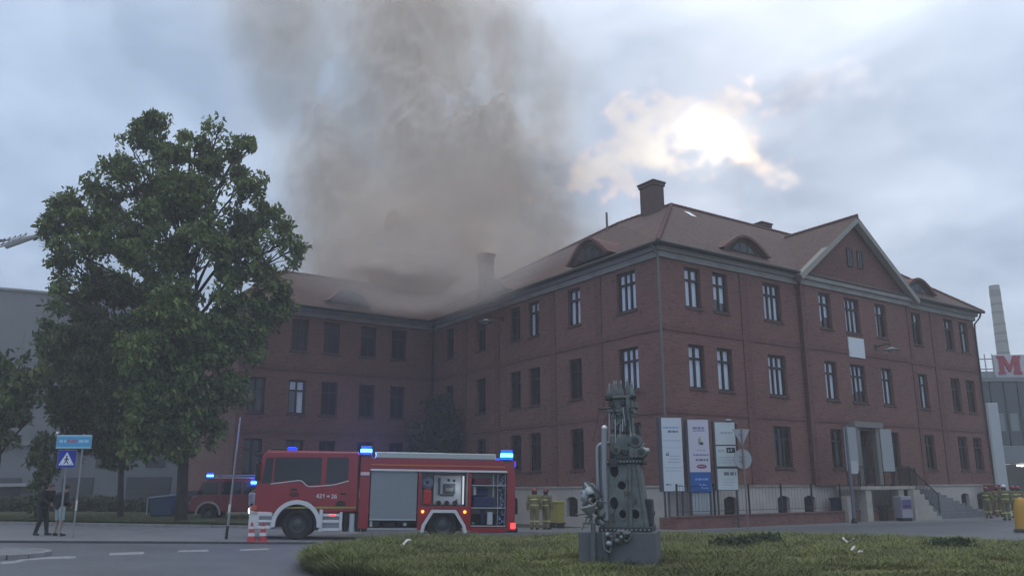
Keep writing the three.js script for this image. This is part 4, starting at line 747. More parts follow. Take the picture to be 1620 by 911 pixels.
// white boards either side of the portal, held by posts on the landing
for (const [x, label] of [[11.5, 'blank white banner board left of the stone portal'], [14.75, 'blank white banner board right of the stone portal']]) {
  const p = local(x, 0, 1.75), s = thing('banner_board', label, 'banner', [p.x, 1.8, p.z], 0.42);
  part('board', rbox(0.84, 2.25, 0.05, 0.015, 0, 1.9, 0), std('white banner sheet', [0.32, 0.335, 0.345], 0.6), s);
  part('post', bar([0.36, 0.0, -0.06], [0.36, 3.0, -0.06], 0.03), M.iron, s); part('post', bar([-0.36, 0.0, -0.06], [-0.36, 3.0, -0.06], 0.03), M.iron, s);
}
{
  const p = onGround(1353, 828), s = thing('flag_post', 'slim blue grey post standing before the portal with a white notice', 'post', [p.x, 0, p.z], 0.3);
  part('pole', bar([0, -0.1, 0], [-0.02, 4.85, 0], 0.085, 0.07, 12), std('blue grey post', [0.13, 0.14, 0.18], 0.5, { metal: 0.3 }), s);
  part('base', lathe([[0.16, 0], [0.16, 0.1], [0.1, 0.26], [0, 0.26]], 14), M.iron, s);
  part('notice', rspan(0.08, 0.5, 2.42, 3.05, -0.02, 0.01, 0.005), std('white notice sheet', [0.45, 0.46, 0.45], 0.6), s);
}
// hanging lamps on the facades
function wallLamp(pos, turn, label, drop) {
  const s = thing('street_lamp', label, 'street lamp', pos, turn);
  part('shade', lathe([[0.0, 0.18], [0.1, 0.17], [0.16, 0.1], [0.46, 0.0], [0.47, -0.03], [0.0, -0.03]], 24), std('grey lamp shade', [0.3, 0.31, 0.31], 0.5), s);
  part('lamp_bowl', lathe([[0.0, -0.17], [0.12, -0.15], [0.2, -0.032], [0, -0.032]], 16), std('unlit lamp glass', [0.32, 0.32, 0.3], 0.2), s);
  part('arm', pipe([[0, 0.16, 0], [0, 0.34, -0.1], [0, 0.36, -0.4], [0, 0.3, -drop]], 0.03, 20, 8), M.iron, s);
  part('mount', rspan(-0.08, 0.08, 0.15, 0.45, -drop - 0.04, -drop + 0.01, 0.01), M.iron, s);
}
wallLamp(local(-1.3, 11.7, -13.6).toArray(), TH - Math.PI / 2, 'shallow grey lamp on a bracket under the eaves of the left facade', 1.2);
wallLamp(local(17.1, 9.5, 1.2).toArray(), TH, 'shallow dark lamp on a bracket between the upper window rows of the right facade', 0.92);

// ------------------------------------------------------------------ low wall with fence
{
  const w = thing('boundary_wall', 'low red brick wall with fence posts before the right facade', 'wall', CORNER, TH);
  part('wall', [metreUV(span(-1.0, 15.9, -0.3, 0.5, 1.06, 1.36)), metreUV(span(-1.0, -0.7, -0.3, 0.5, 0.3, 1.058))], M.brick, w);
  part('coping', [metreUV(rspan(-1.06, 15.96, 0.5, 0.57, 1.0, 1.42, 0.015))], M.brickDark, w);
  for (let k = 0; k < 8; k++) part('fence_post', rspan(-0.8 + k * 2.35, -0.73 + k * 2.35, 0.57, 1.95, 1.18, 1.25, 0.01), M.iron, w);
  const rails = []; for (const y of [0.75, 1.85]) rails.push(bar([-0.8, y, 1.215], [15.7, y, 1.215], 0.012, 0.012, 5)); for (let x = -0.6; x < 15.7; x += 0.24) rails.push(bar([x, 0.75, 1.215], [x, 1.85, 1.215], 0.006, 0.006, 4));
  part('fence_wire', rails, M.iron, w);
}
{
  const p = local(11.7, 0, 0.72), s = thing('waste_container', 'dark blue waste container behind the low wall by the landing', 'container', [p.x, 0, p.z], TH);
  part('bin_body', extrude(poly([[-0.48, 0.22], [0.48, 0.22], [0.56, 1.12], [-0.56, 1.12]]), 0.5, 0.02).translate(0, 0, -0.25), std('dark blue plastic', [0.016, 0.03, 0.075], 0.5), s);
  part('lid', rspan(-0.6, 0.6, 1.1, 1.24, -0.32, 0.36, 0.06), M.black, s); part('label_stripe', rspan(-0.46, 0.2, 0.72, 0.84, 0.262, 0.27, 0.003), std('pale blue sticker', [0.12, 0.17, 0.26], 0.5), s);
  part('foot', [disc(0.1, 0.05, -0.4, 0.1, 0.2), disc(0.1, 0.05, 0.4, 0.1, 0.2), span(-0.42, 0.42, 0.1, 0.24, -0.2, 0.18)], M.black, s);
}
{
  const p = local(14.7, 0, 2.35), s = thing('newspaper_box', 'small white cabinet with purple print at the foot of the stairs', 'cabinet', [p.x, 0, p.z], 0.3);
  part('cabinet', rspan(-0.34, 0.34, 0.16, 1.28, -0.28, 0.28, 0.03), std('off white cabinet', [0.30, 0.29, 0.33], 0.5), s);
  part('print', rspan(-0.3, 0.3, 0.62, 1.1, 0.281, 0.29, 0.003), std('purple print', [0.10, 0.07, 0.20], 0.5), s);
  part('print', rspan(-0.24, 0.24, 0.7, 0.82, 0.291, 0.296, 0.002), std('dark violet print', [0.025, 0.02, 0.07], 0.5), s);
  part('foot', rspan(-0.3, 0.3, 0, 0.16, -0.24, 0.24, 0.01), M.black, s);
}
{
  const p = local(14.2, 0, 1.5), s = thing('litter_bin', 'small black litter bin under the edge of the landing', 'bin', [p.x, 0, p.z]);
  part('drum', lathe([[0.24, 0], [0.27, 0.75], [0.29, 0.77], [0.29, 0.8], [0.23, 0.82], [0, 0.82]], 20), M.black, s); part('rim', ring(0.275, 0.02, 0, 0, 0, 24).rotateX(Math.PI / 2).translate(0, 0.78, 0), M.iron, s);
}
{
  const p = onGround(877, 836), s = thing('grit_container', 'yellow grit container standing against the pale plinth', 'container', [p.x + 0.1, 0, p.z - 0.5], TH - Math.PI / 2);
  part('box', rspan(-0.42, 0.42, 0.22, 1.15, -0.2, 0.2, 0.03), std('dull yellow plastic', [0.32, 0.27, 0.055], 0.6), s);
  part('lid', rspan(-0.46, 0.46, 1.13, 1.22, -0.24, 0.26, 0.03), std('yellow lid', [0.36, 0.31, 0.07], 0.6), s); part('foot', [rspan(-0.4, -0.25, 0, 0.22, -0.18, 0.18, 0.01), rspan(0.25, 0.4, 0, 0.22, -0.18, 0.18, 0.01), rspan(-0.46, 0.46, 0.17, 0.235, -0.24, 0.24, 0.01)], M.iron, s);
}
{
  const p = onGround(256, 823), s = thing('rubbish_container', 'blue rubbish container with pale lid edge on the verge beside the big trunk', 'container', [p.x, lift(p.x) + 0.1, p.z], 0.15);
  part('bin_body', extrude(poly([[-0.52, 0.16], [0.52, 0.16], [0.62, 1.12], [-0.62, 1.0]]), 0.86, 0.03).translate(0, 0, -0.43), std('teal blue plastic', [0.02, 0.06, 0.11], 0.5), s);
  part('lid', [box(1.3, 0.09, 1.0).rotateZ(0.11).translate(0, 1.12, 0)], std('pale grey lid', [0.38, 0.4, 0.42], 0.5), s);
  part('wheel', [disc(0.1, 0.05, -0.4, 0.1, 0.36), disc(0.1, 0.05, 0.4, 0.1, 0.36), span(-0.45, 0.45, 0.1, 0.17, -0.36, 0.34)], M.black, s);
  part('side_bar', bar([-0.7, 0.2, 0.4], [-0.7, 1.05, 0.4], 0.03), C.grey, s);
}
// ------------------------------------------------------------------ monument: an old engine block set upright on a granite plinth
{
  const base = onGround(987, 893, 0.22), mon = thing('engine_monument', 'upright grey green machine engine with pipes and valves as a monument on the lawn', 'monument', [base.x, lift(base.x) + 0.17, base.z], -0.25);
  const k = 1332 / -base.z, X = (px) => (px - 982) / k, Y = (py) => (893 - py) / k;
  const metal = std('weathered grey green metal', null, 0.62, { metal: 0.35, map: texture(512, 512, (u, v) => { const n = tiled(u, v), s = N32(u * 32, v * 5), f = N128(u * 128, v * 128) - 0.5, q = 0.8 + (n - 0.5) * 0.9 + f * 0.25, rust = smooth(tiled(v + 0.2, u + 0.6) * 0.7 + s * 0.3, 0.56, 0.7); return [lerp(0.18, 0.12, rust) * q, lerp(0.205, 0.10, rust) * q, lerp(0.195, 0.075, rust) * q]; }, [0.8, 0.8]) });
  const bright = std('worn steel', [0.33, 0.35, 0.35], 0.45, { metal: 0.5 }), darkM = std('dark cast iron', [0.05, 0.055, 0.055], 0.6, { metal: 0.3 });
  const pl = part('plinth', [metreUV(rspan(X(919), X(1036), -0.3, Y(839), -0.75, 0.55, 0.02))], M.granite, mon); void pl;
  // main block: tapered, with windows cut in its front
  const s = poly([[X(956), 0], [X(1026), 0], [X(1014), Y(735) - Y(832)], [X(964), Y(735) - Y(832)]].map(([x, y]) => [x, y]));
  const holes = [[976, 748, 6, 9], [987, 770, 6, 6], [974, 797, 6, 9], [987, 813, 5, 6], [1006, 813, 6, 7]];
  for (const [hx, hy, rx, ry] of holes) { const h = new THREE.Path(); h.absellipse(X(hx), Y(hy) - Y(832), rx / k, ry / k, 0, Math.PI * 2, true); s.holes.push(h); }
  part('block', metreUV(extrude(s, 0.12, 0.015, 10).translate(0, Y(832), 0.28)), metal, mon);
  part('block', [metreUV(extrude(poly([[X(957), 0], [X(1025), 0], [X(1013), Y(735) - Y(832)], [X(965), Y(735) - Y(832)]]), 0.5, 0.02).translate(0, Y(832), -0.4))], metal, mon);
  part('side_rail', [bar([X(999), Y(836), 0.44], [X(1000), Y(738), 0.42], 0.04), bar([X(1022), Y(834), 0.4], [X(1012), Y(738), 0.4], 0.05), bar([X(960), Y(834), 0.4], [X(966), Y(738), 0.4], 0.05)].map(metreUV), metal, mon);
  part('side_cover', [rspan(X(1020), X(1031), Y(832), Y(790), -0.2, 0.3, 0.04), new THREE.CylinderGeometry(0.11, 0.11, 0.5, 16).rotateX(Math.PI / 2).translate(X(1024), Y(812), 0.0)].map(metreUV), darkM, mon);
  part('flange', [metreUV(rspan(X(950), X(1031), Y(840), Y(831), -0.5, 0.5, 0.02)), metreUV(rspan(X(958), X(1021), Y(737), Y(730), -0.46, 0.46, 0.02))], darkM, mon);
  const bolts = []; for (let i = 0; i < 12; i++) bolts.push(disc(0.018, 0.04, X(955) + i * (X(1027) - X(955)) / 11, Y(835.5), 0.51, 6), disc(0.016, 0.04, X(962) + i * (X(1017) - X(962)) / 11, Y(733.5), 0.47, 6));
  part('bolt', bolts, bright, mon);
  // middle: gearbox with round bosses
  part('gearbox', [metreUV(rspan(X(968), X(1012), Y(731), Y(690), -0.35, 0.35, 0.06)), metreUV(rspan(X(998), X(1022), Y(730), Y(708), -0.25, 0.42, 0.08))], metal, mon);
  part('boss', [disc(0.13, 0.2, X(1011), Y(702), 0.36, 24), disc(0.1, 0.24, X(1019), Y(720), 0.4, 24), disc(0.09, 0.2, X(980), Y(716), 0.36, 20), bar([X(1014), Y(722), 0.2], [X(1027), Y(719), 0.3], 0.1, 0.07, 16)].map(metreUV), metal, mon);
  part('boss', [disc(0.075, 0.03, X(1011), Y(702), 0.47, 20), disc(0.06, 0.03, X(1019), Y(720), 0.53, 20), disc(0.05, 0.03, X(980), Y(716), 0.47, 16), disc(0.09, 0.05, X(976), Y(735) , 0.47, 16)], darkM, mon);
  part('side_knob', [metreUV(lathe([[0, -0.1], [0.08, -0.09], [0.09, 0.02], [0.06, 0.06], [0.05, 0.12], [0, 0.12]], 14).rotateZ(-1.4).translate(X(1022), Y(718), 0.3)), bar([X(1010), Y(727), 0.4], [X(1024), Y(706), 0.42], 0.02)], bright, mon);
  const rp = rng(83), plates = []; for (let i = 0; i < 26; i++) { const px = 968 + rp() * 44, py = 640 + rp() * 92, w = 0.04 + rp() * 0.1, h = 0.03 + rp() * 0.09; plates.push(rbox(w, h, 0.06, 0.012, X(px), Y(py), (py < 690 ? 0.26 : 0.36) + rp() * 0.03, 1)); }
  part('cover_plate', plates.filter((_, i) => i % 2).map(metreUV), metal, mon); part('cover_plate', plates.filter((_, i) => !(i % 2)), darkM, mon);
  const rods = []; for (let i = 0; i < 12; i++) { const px = 966 + rp() * 46, py = 636 + rp() * 40, l = 14 + rp() * 40; rods.push(bar([X(px), Y(py), 0.3 + rp() * 0.08], [X(px + (rp() - 0.5) * 8), Y(py + l), 0.33 + rp() * 0.06], 0.01 + rp() * 0.014, 0.012, 7)); }
  part('rod', rods.slice(0, 6), bright, mon); part('rod', rods.slice(6), darkM, mon);
  // upper column
  part('column', [metreUV(rspan(X(971), X(1005), Y(692), Y(632), -0.24, 0.24, 0.05)), metreUV(rspan(X(966), X(1010), Y(656), Y(651), -0.3, 0.3, 0.015)), metreUV(rspan(X(968), X(1008), Y(634), Y(630), -0.3, 0.3, 0.015))], metal, mon);
  part('column_rib', [rspan(X(974), X(979), Y(690), Y(658), 0.2, 0.3, 0.02), rspan(X(997), X(1003), Y(690), Y(634), 0.2, 0.32, 0.02), rspan(X(983), X(996), Y(690), Y(684), 0.2, 0.3, 0.02)].map(metreUV), metal, mon);
  part('bracket', [bar([X(952), Y(649), 0.25], [X(1000), Y(651), 0.25], 0.022), bar([X(955), Y(649), 0.25], [X(942), Y(700), 0.18], 0.006, 0.006, 5), rspan(X(964), X(975), Y(636), Y(628), 0.1, 0.35, 0.02), rspan(X(1004), X(1013), Y(634), Y(629), 0.1, 0.34, 0.02)], darkM, mon);
  const heads = [[970, 622, 0.2], [979, 616, -0.02], [989, 618, 0.2], [998, 613, 0.0], [1006, 620, 0.15], [974, 614, -0.2], [1002, 616, -0.2]];
  part('cylinder_head', heads.map(([px, py, z]) => metreUV(lathe([[0.058, 0], [0.058, Y(py) - Y(632) - 0.05], [0.04, Y(py) - Y(632)], [0.03, Y(py) - Y(632) + 0.03], [0.025, Y(py) - Y(632) + 0.12], [0, Y(py) - Y(632) + 0.12]], 16).translate(X(px), Y(632), z))), metal, mon);
  part('valve_spindle', heads.map(([px, py, z]) => bar([X(px), Y(py), z], [X(px) + 0.01, Y(py) + 0.18, z], 0.018, 0.012, 8)), bright, mon);
  // pipes at the left
  part('pipe', [pipe([[X(961), Y(822), 0.42], [X(961), Y(760), 0.44], [X(962), Y(700), 0.44], [X(963), Y(682), 0.44]], 0.058, 40, 14)].map(metreUV), std('pale grey pipe', [0.30, 0.31, 0.315], 0.5, { metal: 0.4 }), mon);
  part('pipe_cap', new THREE.SphereGeometry(0.06, 14, 10).translate(X(963), Y(681), 0.44), std('bright pipe cap', [0.75, 0.76, 0.75], 0.3, { metal: 0.3 }), mon);
  part('pipe', [pipe([[X(949), Y(806), 0.25], [X(949), Y(760), 0.25], [X(949), Y(716), 0.25], [X(951), Y(708), 0.25], [X(957), Y(705), 0.25], [X(966), Y(704), 0.2]], 0.045, 50, 12)].map(metreUV), bright, mon);
  part('pipe', [bar([X(955), Y(800), 0.3], [X(955), Y(708), 0.3], 0.03), bar([X(942), Y(893) - 0.2, 0.62], [X(943), Y(826), 0.62], 0.06, 0.05, 14), bar([X(962), Y(880), 0.62], [X(962), Y(838), 0.6], 0.03)].map(metreUV), metal, mon);
  // cluster of fittings low on the left
  const r = rng(77), fit = [], fitB = [];
  const C0 = [[932, 770], [938, 779], [931, 787], [941, 792], [936, 803], [947, 809], [955, 812], [950, 822], [941, 826], [957, 826], [930, 797], [945, 785], [952, 797]];
  for (const [px, py] of C0) { const z = 0.3 + r() * 0.35, rad = 0.045 + r() * 0.07, tilt = (r() - 0.5) * 1.6; const g = lathe([[rad * 0.6, -rad], [rad, -rad * 0.6], [rad, rad * 0.5], [rad * 0.6, rad * 0.7], [rad * 0.5, rad * 1.6], [0, rad * 1.6]], 14).rotateZ(tilt).rotateX((r() - 0.5) * 1.4).translate(X(px), Y(py), z); (r() < 0.45 ? fitB : fit).push(metreUV(g)); }
  fitB.push(lathe([[0.0, -0.13], [0.03, -0.12], [0.17, 0.05], [0.17, 0.08], [0.0, 0.1]], 20).rotateZ(0.25).translate(X(937), Y(806), 0.55), ring(0.08, 0.015, X(930), Y(782), 0.5), ring(0.07, 0.014, X(940), Y(772), 0.45));
  for (let i = 0; i < 14; i++) { const px = 928 + r() * 26, py = 766 + r() * 62, a = r() * 6.3, l = 0.1 + r() * 0.14; fit.push(bar([X(px), Y(py), 0.4 + r() * 0.2], [X(px) + Math.cos(a) * l, Y(py) + Math.sin(a) * l, 0.45 + r() * 0.2], 0.016 + r() * 0.012, 0.014, 7)); }
  fit.push(bar([X(926), Y(766), 0.4], [X(929), Y(800), 0.42], 0.014), bar([X(936), Y(752), 0.4], [X(934), Y(790), 0.42], 0.013), bar([X(916), Y(813), 0.6], [X(938), Y(812), 0.58], 0.016), bar([X(925), Y(836), 0.6], [X(936), Y(812), 0.58], 0.013));
  part('valve_cluster', fit, metal, mon); part('valve_cluster', fitB, bright, mon);
  // fittings that hang over the front of the plinth
  const f2 = [], f3 = [];
  for (let i = 0; i < 16; i++) { const px = 962 + r() * 38, py = 838 + r() * 20 * (1 - (px - 962) / 60), rad = 0.03 + r() * 0.05; const g = lathe([[rad * 0.7, -rad], [rad, -rad * 0.3], [rad, rad * 0.4], [rad * 0.5, rad], [0, rad]], 12).rotateZ(r() * 3).rotateX(r() * 2).translate(X(px), Y(py), 0.58 + r() * 0.12); (r() < 0.4 ? f3 : f2).push(metreUV(g)); }
  f2.push(pipe([[X(958), Y(838), 0.6], [X(960), Y(862), 0.66], [X(968), Y(868), 0.66], [X(972), Y(850), 0.64], [X(985), Y(842), 0.6]], 0.03, 30, 8), pipe([[X(985), Y(838), 0.6], [X(992), Y(852), 0.64], [X(999), Y(846), 0.62], [X(998), Y(836), 0.58]], 0.024, 30, 8));
  part('pipe_fitting', f2, metal, mon); part('pipe_fitting', f3, bright, mon);
}

// ------------------------------------------------------------------ trees
const twigLeaf = (() => {   // a small spray of leaves, unit size about 0.5 m
  const r = rng(91), pos = [], nor = [], q = new THREE.Quaternion(), eu = new THREE.Euler();
  for (let i = 0; i < 9; i++) {
    const c = V((r() - 0.5) * 0.5, (r() - 0.5) * 0.4, (r() - 0.5) * 0.5); q.setFromEuler(eu.set((r() - 0.5) * 2.4, r() * 6.3, (r() - 0.5) * 2.4));
    const L = 0.12 + r() * 0.08, w = L * 0.8, pts = [V(-L, 0, 0), V(-L * 0.2, 0.02, w * 0.5), V(L * 0.35, 0.01, w * 0.42), V(L, -0.05, 0), V(L * 0.35, 0.01, -w * 0.42), V(-L * 0.2, 0.02, -w * 0.5)].map((p) => p.applyQuaternion(q).add(c));
    for (const [a, b, d] of [[0, 1, 5], [1, 2, 5], [2, 4, 5], [2, 3, 4]]) pos.push(...pts[a].toArray(), ...pts[b].toArray(), ...pts[d].toArray());
  }
  const g = new THREE.BufferGeometry(); g.setAttribute('position', new THREE.Float32BufferAttribute(pos, 3)); g.computeVertexNormals(); return g;
})();
const leafMat = (name, rgb, vc = false) => { const m = new THREE.MeshPhysicalMaterial({ vertexColors: vc, roughness: 0.75, transmission: 0.35, thickness: 0, side: THREE.DoubleSide, specularIntensity: 0.4 }); m.name = name; m.color.setRGB(...rgb); return m; };
function limb(points, r0, r1, seg = 7) {   // a tapering branch through points
  const c = new THREE.CatmullRomCurve3(points), n = Math.max(4, points.length * 3), g = new THREE.TubeGeometry(c, n, 1, seg), p = g.attributes.position, q = V(0, 0, 0);
  for (let i = 0; i <= n; i++) { const t = i / n, ctr = c.getPointAt(t), rad = lerp(r0, r1, Math.pow(t, 0.8)); for (let k = 0; k <= seg; k++) { const j = i * (seg + 1) + k; q.fromBufferAttribute(p, j).sub(ctr).multiplyScalar(rad).add(ctr); p.setXYZ(j, q.x, q.y, q.z); } }
  g.computeVertexNormals(); return g;
}
function spray(mats, cols) {   // many sprays of leaves joined into one mesh, each with its own tone
  const src = twigLeaf.attributes.position.array, sn = twigLeaf.attributes.normal.array, n = src.length / 3, P = new Float32Array(mats.length * src.length), N = new Float32Array(P.length), K = new Float32Array(P.length), v = V(0, 0, 0);
  mats.forEach((m, i) => { for (let k = 0; k < n; k++) { const o = (i * n + k) * 3; v.fromArray(src, k * 3).applyMatrix4(m).toArray(P, o); v.fromArray(sn, k * 3).transformDirection(m).toArray(N, o); K[o] = cols[i][0]; K[o + 1] = cols[i][1]; K[o + 2] = cols[i][2]; } });
  const g = new THREE.BufferGeometry(); g.setAttribute('position', new THREE.BufferAttribute(P, 3)); g.setAttribute('normal', new THREE.BufferAttribute(N, 3)); g.setAttribute('color', new THREE.BufferAttribute(K, 3)); return g;
}
// lobes: [px, py, radius in px, offset in depth in m]; all laid out round the trunk at its own distance
function tree(o) {
  const p = o.at, kx = 1332 / -p.z, t = thing(o.name, o.label, o.category || 'tree', [p.x, p.y, p.z], 0, o.group);
  const W = (px, py, dz) => at(px, py, p.z).sub(p).add(V(0, 0, dz));
  const r = rng(o.seed), lobes = o.lobes.map(([px, py, R, dz]) => ({ c: W(px, py, dz), R: R / kx }));
  const top = W(o.top[0], o.top[1], 0), wood = [];
  const trunkPts = [V(0, -0.3, 0), V(top.x * 0.12, top.y * 0.2, 0.05), V(top.x * 0.3 + 0.1, top.y * 0.42, -0.1), V(top.x * 0.62 - 0.1, top.y * 0.68, 0.1), top];
  wood.push(limb(trunkPts, o.r, 0.04, 10));
  const tc = new THREE.CatmullRomCurve3(trunkPts);
  const mats = [], cols = [], q = new THREE.Quaternion(), eu = new THREE.Euler(), m4 = new THREE.Matrix4(), col = new THREE.Color();
  for (const L of lobes) {
    const st = tc.getPointAt(clamp((L.c.y - L.c.length() * 0.28 - L.R * 0.2) / top.y, o.low || 0.22, 0.93)), mid = st.clone().lerp(L.c, 0.5).add(V((r() - 0.5) * 0.5, 0.35 + r() * 0.2, (r() - 0.5) * 0.5));
    wood.push(limb([st, mid, L.c], o.r * 0.34, 0.03, 6));
    const twigs = Math.round(5 + L.R * 4);
    for (let k = 0; k < twigs; k++) {
      const d = V(r() - 0.5, r() - 0.35, r() - 0.5).normalize(), e = L.c.clone().addScaledVector(d, L.R * (0.55 + r() * 0.45)), from = mid.clone().lerp(L.c, 0.3 + r() * 0.7);
      wood.push(limb([from, from.clone().lerp(e, 0.5).add(V(0, 0.1, 0)), e], 0.035, 0.008, 4));
    }
    const n = Math.round(o.dense * L.R * L.R * L.R * 4.2), sub = [];
    for (let k = 0; k < 6 + L.R * 7; k++) sub.push([V(r() - 0.5, r() - 0.45, r() - 0.5).normalize().multiplyScalar(L.R * (0.45 + 0.55 * r())), L.R * (0.18 + 0.2 * r())]);
    for (let k = 0; k < n; k++) {
      const [sc, sr] = sub[Math.floor(r() * sub.length)], d = V(r() * 2 - 1, r() * 2 - 1, r() * 2 - 1); if (d.lengthSq() > 1) { k--; continue; }
      const c = L.c.clone().add(sc).addScaledVector(d, sr * 1.35), s = (o.leaf || 1) * (0.65 + r() * 0.75);
      if (fbm(c.x * 0.9 + o.seed, c.y * 0.9, c.z * 0.9, 3) < o.gap - 0.28 * (1 - smooth(c.y / top.y, 0.35, 0.62))) continue;
      q.setFromEuler(eu.set((r() - 0.5) * 1.2, r() * 6.3, (r() - 0.5) * 1.2)); m4.compose(c, q, V(s, s, s)); mats.push(m4.clone());
      const v = 0.5 + r() * 0.9 + 0.35 * fbm(c.x * 0.5, c.y * 0.5, c.z * 0.5 + o.seed, 3); cols.push([v * (0.9 + r() * 0.25), v, v * (0.85 + r() * 0.2)]);
    }
  }
  part('trunk', wood.map((g) => g), M.bark, t);
  part('crown', spray(mats, cols), leafMat(o.leafName || 'green leaves', o.color, true), t);
  return t;
}
const verge = (px, py) => { const p = onGround(px, py, 0.1); p.y = lift(p.x) + 0.1; return p; };
const TA = verge(286, 827);
tree({ name: 'maple_tree', label: 'tall broad green tree on the verge, largest in the scene', seed: 5, at: TA, r: 0.29, top: [300, 245], dense: 50, gap: 0.0, leaf: 0.78, color: [0.165, 0.215, 0.068], low: 0.3,
  lobes: [[345, 205, 30, 0], [300, 225, 34, -0.6], [245, 212, 36, 0.4], [205, 240, 34, -0.4], [385, 240, 30, 0.5], [270, 265, 46, 0.8], [345, 270, 48, -0.8], [190, 285, 40, 0.6], [150, 315, 38, -0.3], [110, 345, 36, 0.2], [80, 380, 26, 0.4], [395, 290, 34, 0.4], [420, 345, 34, -0.4], [450, 385, 32, 0.3], [465, 400, 20, 0.5], [230, 320, 50, -1.2], [300, 335, 56, 1.4], [375, 350, 50, -1.0], [140, 375, 42, 0.8], [105, 420, 36, -0.4], [185, 385, 46, 1.6], [250, 400, 56, 2.0], [330, 415, 58, 1.8], [400, 420, 48, 0.8], [440, 445, 34, 0.2], [430, 490, 36, -0.2], [380, 500, 46, 1.2], [300, 500, 60, 2.2], [400, 550, 34, 0.4], [340, 560, 52, 1.6], [275, 580, 56, 1.8], [370, 620, 30, 0.8], [320, 640, 46, 1.2], [255, 660, 46, 1.4], [300, 700, 34, 0.8], [100, 470, 24, 0.3], [240, 700, 34, 0.9], [345, 690, 26, 0.6]] });
const TB = verge(190, 820);
tree({ name: 'linden_tree', label: 'dense darker green tree with thin trunk, left of the big trunk', seed: 8, at: TB, r: 0.17, top: [180, 470], dense: 40, leaf: 0.8, gap: -0.16, color: [0.12, 0.155, 0.052], low: 0.34,
  lobes: [[170, 460, 42, 0.4], [215, 480, 40, 0.2], [125, 490, 34, 0.3], [95, 530, 32, 0.2], [150, 530, 50, 1.0], [215, 550, 48, 0.8], [110, 585, 42, 0.6], [170, 605, 52, 1.2], [230, 620, 44, 0.6], [115, 645, 38, 0.4], [170, 670, 46, 0.9], [225, 690, 38, 0.5], [130, 700, 30, 0.3], [185, 725, 26, 0.4]] });
const TC = verge(-14, 822);
tree({ name: 'maple_tree', label: 'green tree at the left picture edge with low hanging crown', seed: 13, at: TC, r: 0.2, top: [-10, 580], dense: 24, gap: -0.14, color: [0.125, 0.16, 0.055], low: 0.35,
  lobes: [[5, 590, 34, 0.3], [-40, 600, 40, 0], [40, 605, 30, 0.2], [20, 640, 38, 0.8], [55, 640, 20, 0.3], [-20, 650, 44, 0.6], [48, 668, 18, 0.2], [8, 680, 26, 0.5], [-50, 680, 34, 0.2]] });
const TD = verge(70, 823);
tree({ name: 'tall_shrub', label: 'slim dark green shrub on the verge behind the two pedestrians', category: 'shrub', seed: 17, at: TD, r: 0.07, top: [72, 690], dense: 110, gap: -0.3, leaf: 0.6, color: [0.1, 0.13, 0.045], low: 0.1,
  lobes: [[72, 700, 16, 0], [62, 725, 17, 0.2], [80, 735, 16, -0.1], [66, 760, 17, 0.1], [60, 790, 14, 0.1], [75, 785, 12, 0.2], [58, 815, 12, 0.1]] });
{
  const p = local(-2.6, 0, -20.2); p.y = 0;
  tree({ name: 'yew_tree', label: 'dark bushy tree in the inner corner behind the fire engine roof', seed: 23, at: p, r: 0.15, top: [698, 628], dense: 40, gap: -0.2, leaf: 0.85, color: [0.06, 0.085, 0.045], low: 0.15,
    lobes: [[697, 640, 16, 0], [688, 660, 22, 0.2], [712, 672, 20, 0], [676, 688, 26, 0.3], [704, 698, 26, 0.5], [728, 694, 14, 0.1], [655, 708, 20, 0.1], [690, 725, 30, 0.4], [725, 720, 20, 0.1], [660, 745, 24, 0.2], [705, 755, 28, 0.3]] });
}
// a hedge-like row of low bushes on the verge further back
{
  const mats = [], r = rng(44), g = new THREE.InstancedMesh(twigLeaf, leafMat('low bush leaves', [0.045, 0.062, 0.03]), 5200), m4 = new THREE.Matrix4(), q = new THREE.Quaternion(), eu = new THREE.Euler(), c = new THREE.Color();
  for (let i = 0; i < 5200; i++) { const x = -44 + r() * 34, hgt = 0.35 + 0.5 * Math.max(0, fbm(x * 0.35, 3, 1, 3) + 0.3), z = -52 - r() * 2.5, y = lift(x) + 0.1 + r() * hgt * 1.3, s = 0.6 + r() * 0.6; m4.compose(V(x, y, z), q.setFromEuler(eu.set(r(), r() * 6, r())), V(s, s, s)); g.setMatrixAt(i, m4); const v = 0.6 + r() * 0.7; g.setColorAt(i, c.setRGB(v, v, v * 0.9)); }
  g.name = 'hedge'; tag(g, 'low ragged green hedge across the back of the verge', 'hedge', null, 'stuff'); g.castShadow = g.receiveShadow = true; scene.add(g); void mats;
}
// ------------------------------------------------------------------ grass
const tuft = (() => {
  const r = rng(61), pos = [];
  for (let i = 0; i < 9; i++) {
    const a = r() * 6.3, d = r() * 0.09, x = Math.cos(a) * d, z = Math.sin(a) * d, h = 0.55 + r() * 0.45, b = r() * 6.3, lean = 0.12 + r() * 0.4, w = 0.012 + r() * 0.01, px = Math.cos(b + 1.57) * w, pz = Math.sin(b + 1.57) * w, mx = x + Math.cos(b) * lean * 0.3, mz = z + Math.sin(b) * lean * 0.3, tx = x + Math.cos(b) * lean, tz = z + Math.sin(b) * lean;
    pos.push(x - px, 0, z - pz, x + px, 0, z + pz, mx + px * 0.8, h * 0.6, mz + pz * 0.8, x - px, 0, z - pz, mx + px * 0.8, h * 0.6, mz + pz * 0.8, mx - px * 0.8, h * 0.6, mz - pz * 0.8, mx - px * 0.8, h * 0.6, mz - pz * 0.8, mx + px * 0.8, h * 0.6, mz + pz * 0.8, tx, h, tz);
  }
  const g = new THREE.BufferGeometry(); g.setAttribute('position', new THREE.Float32BufferAttribute(pos, 3)); g.computeVertexNormals(); return g;
})();
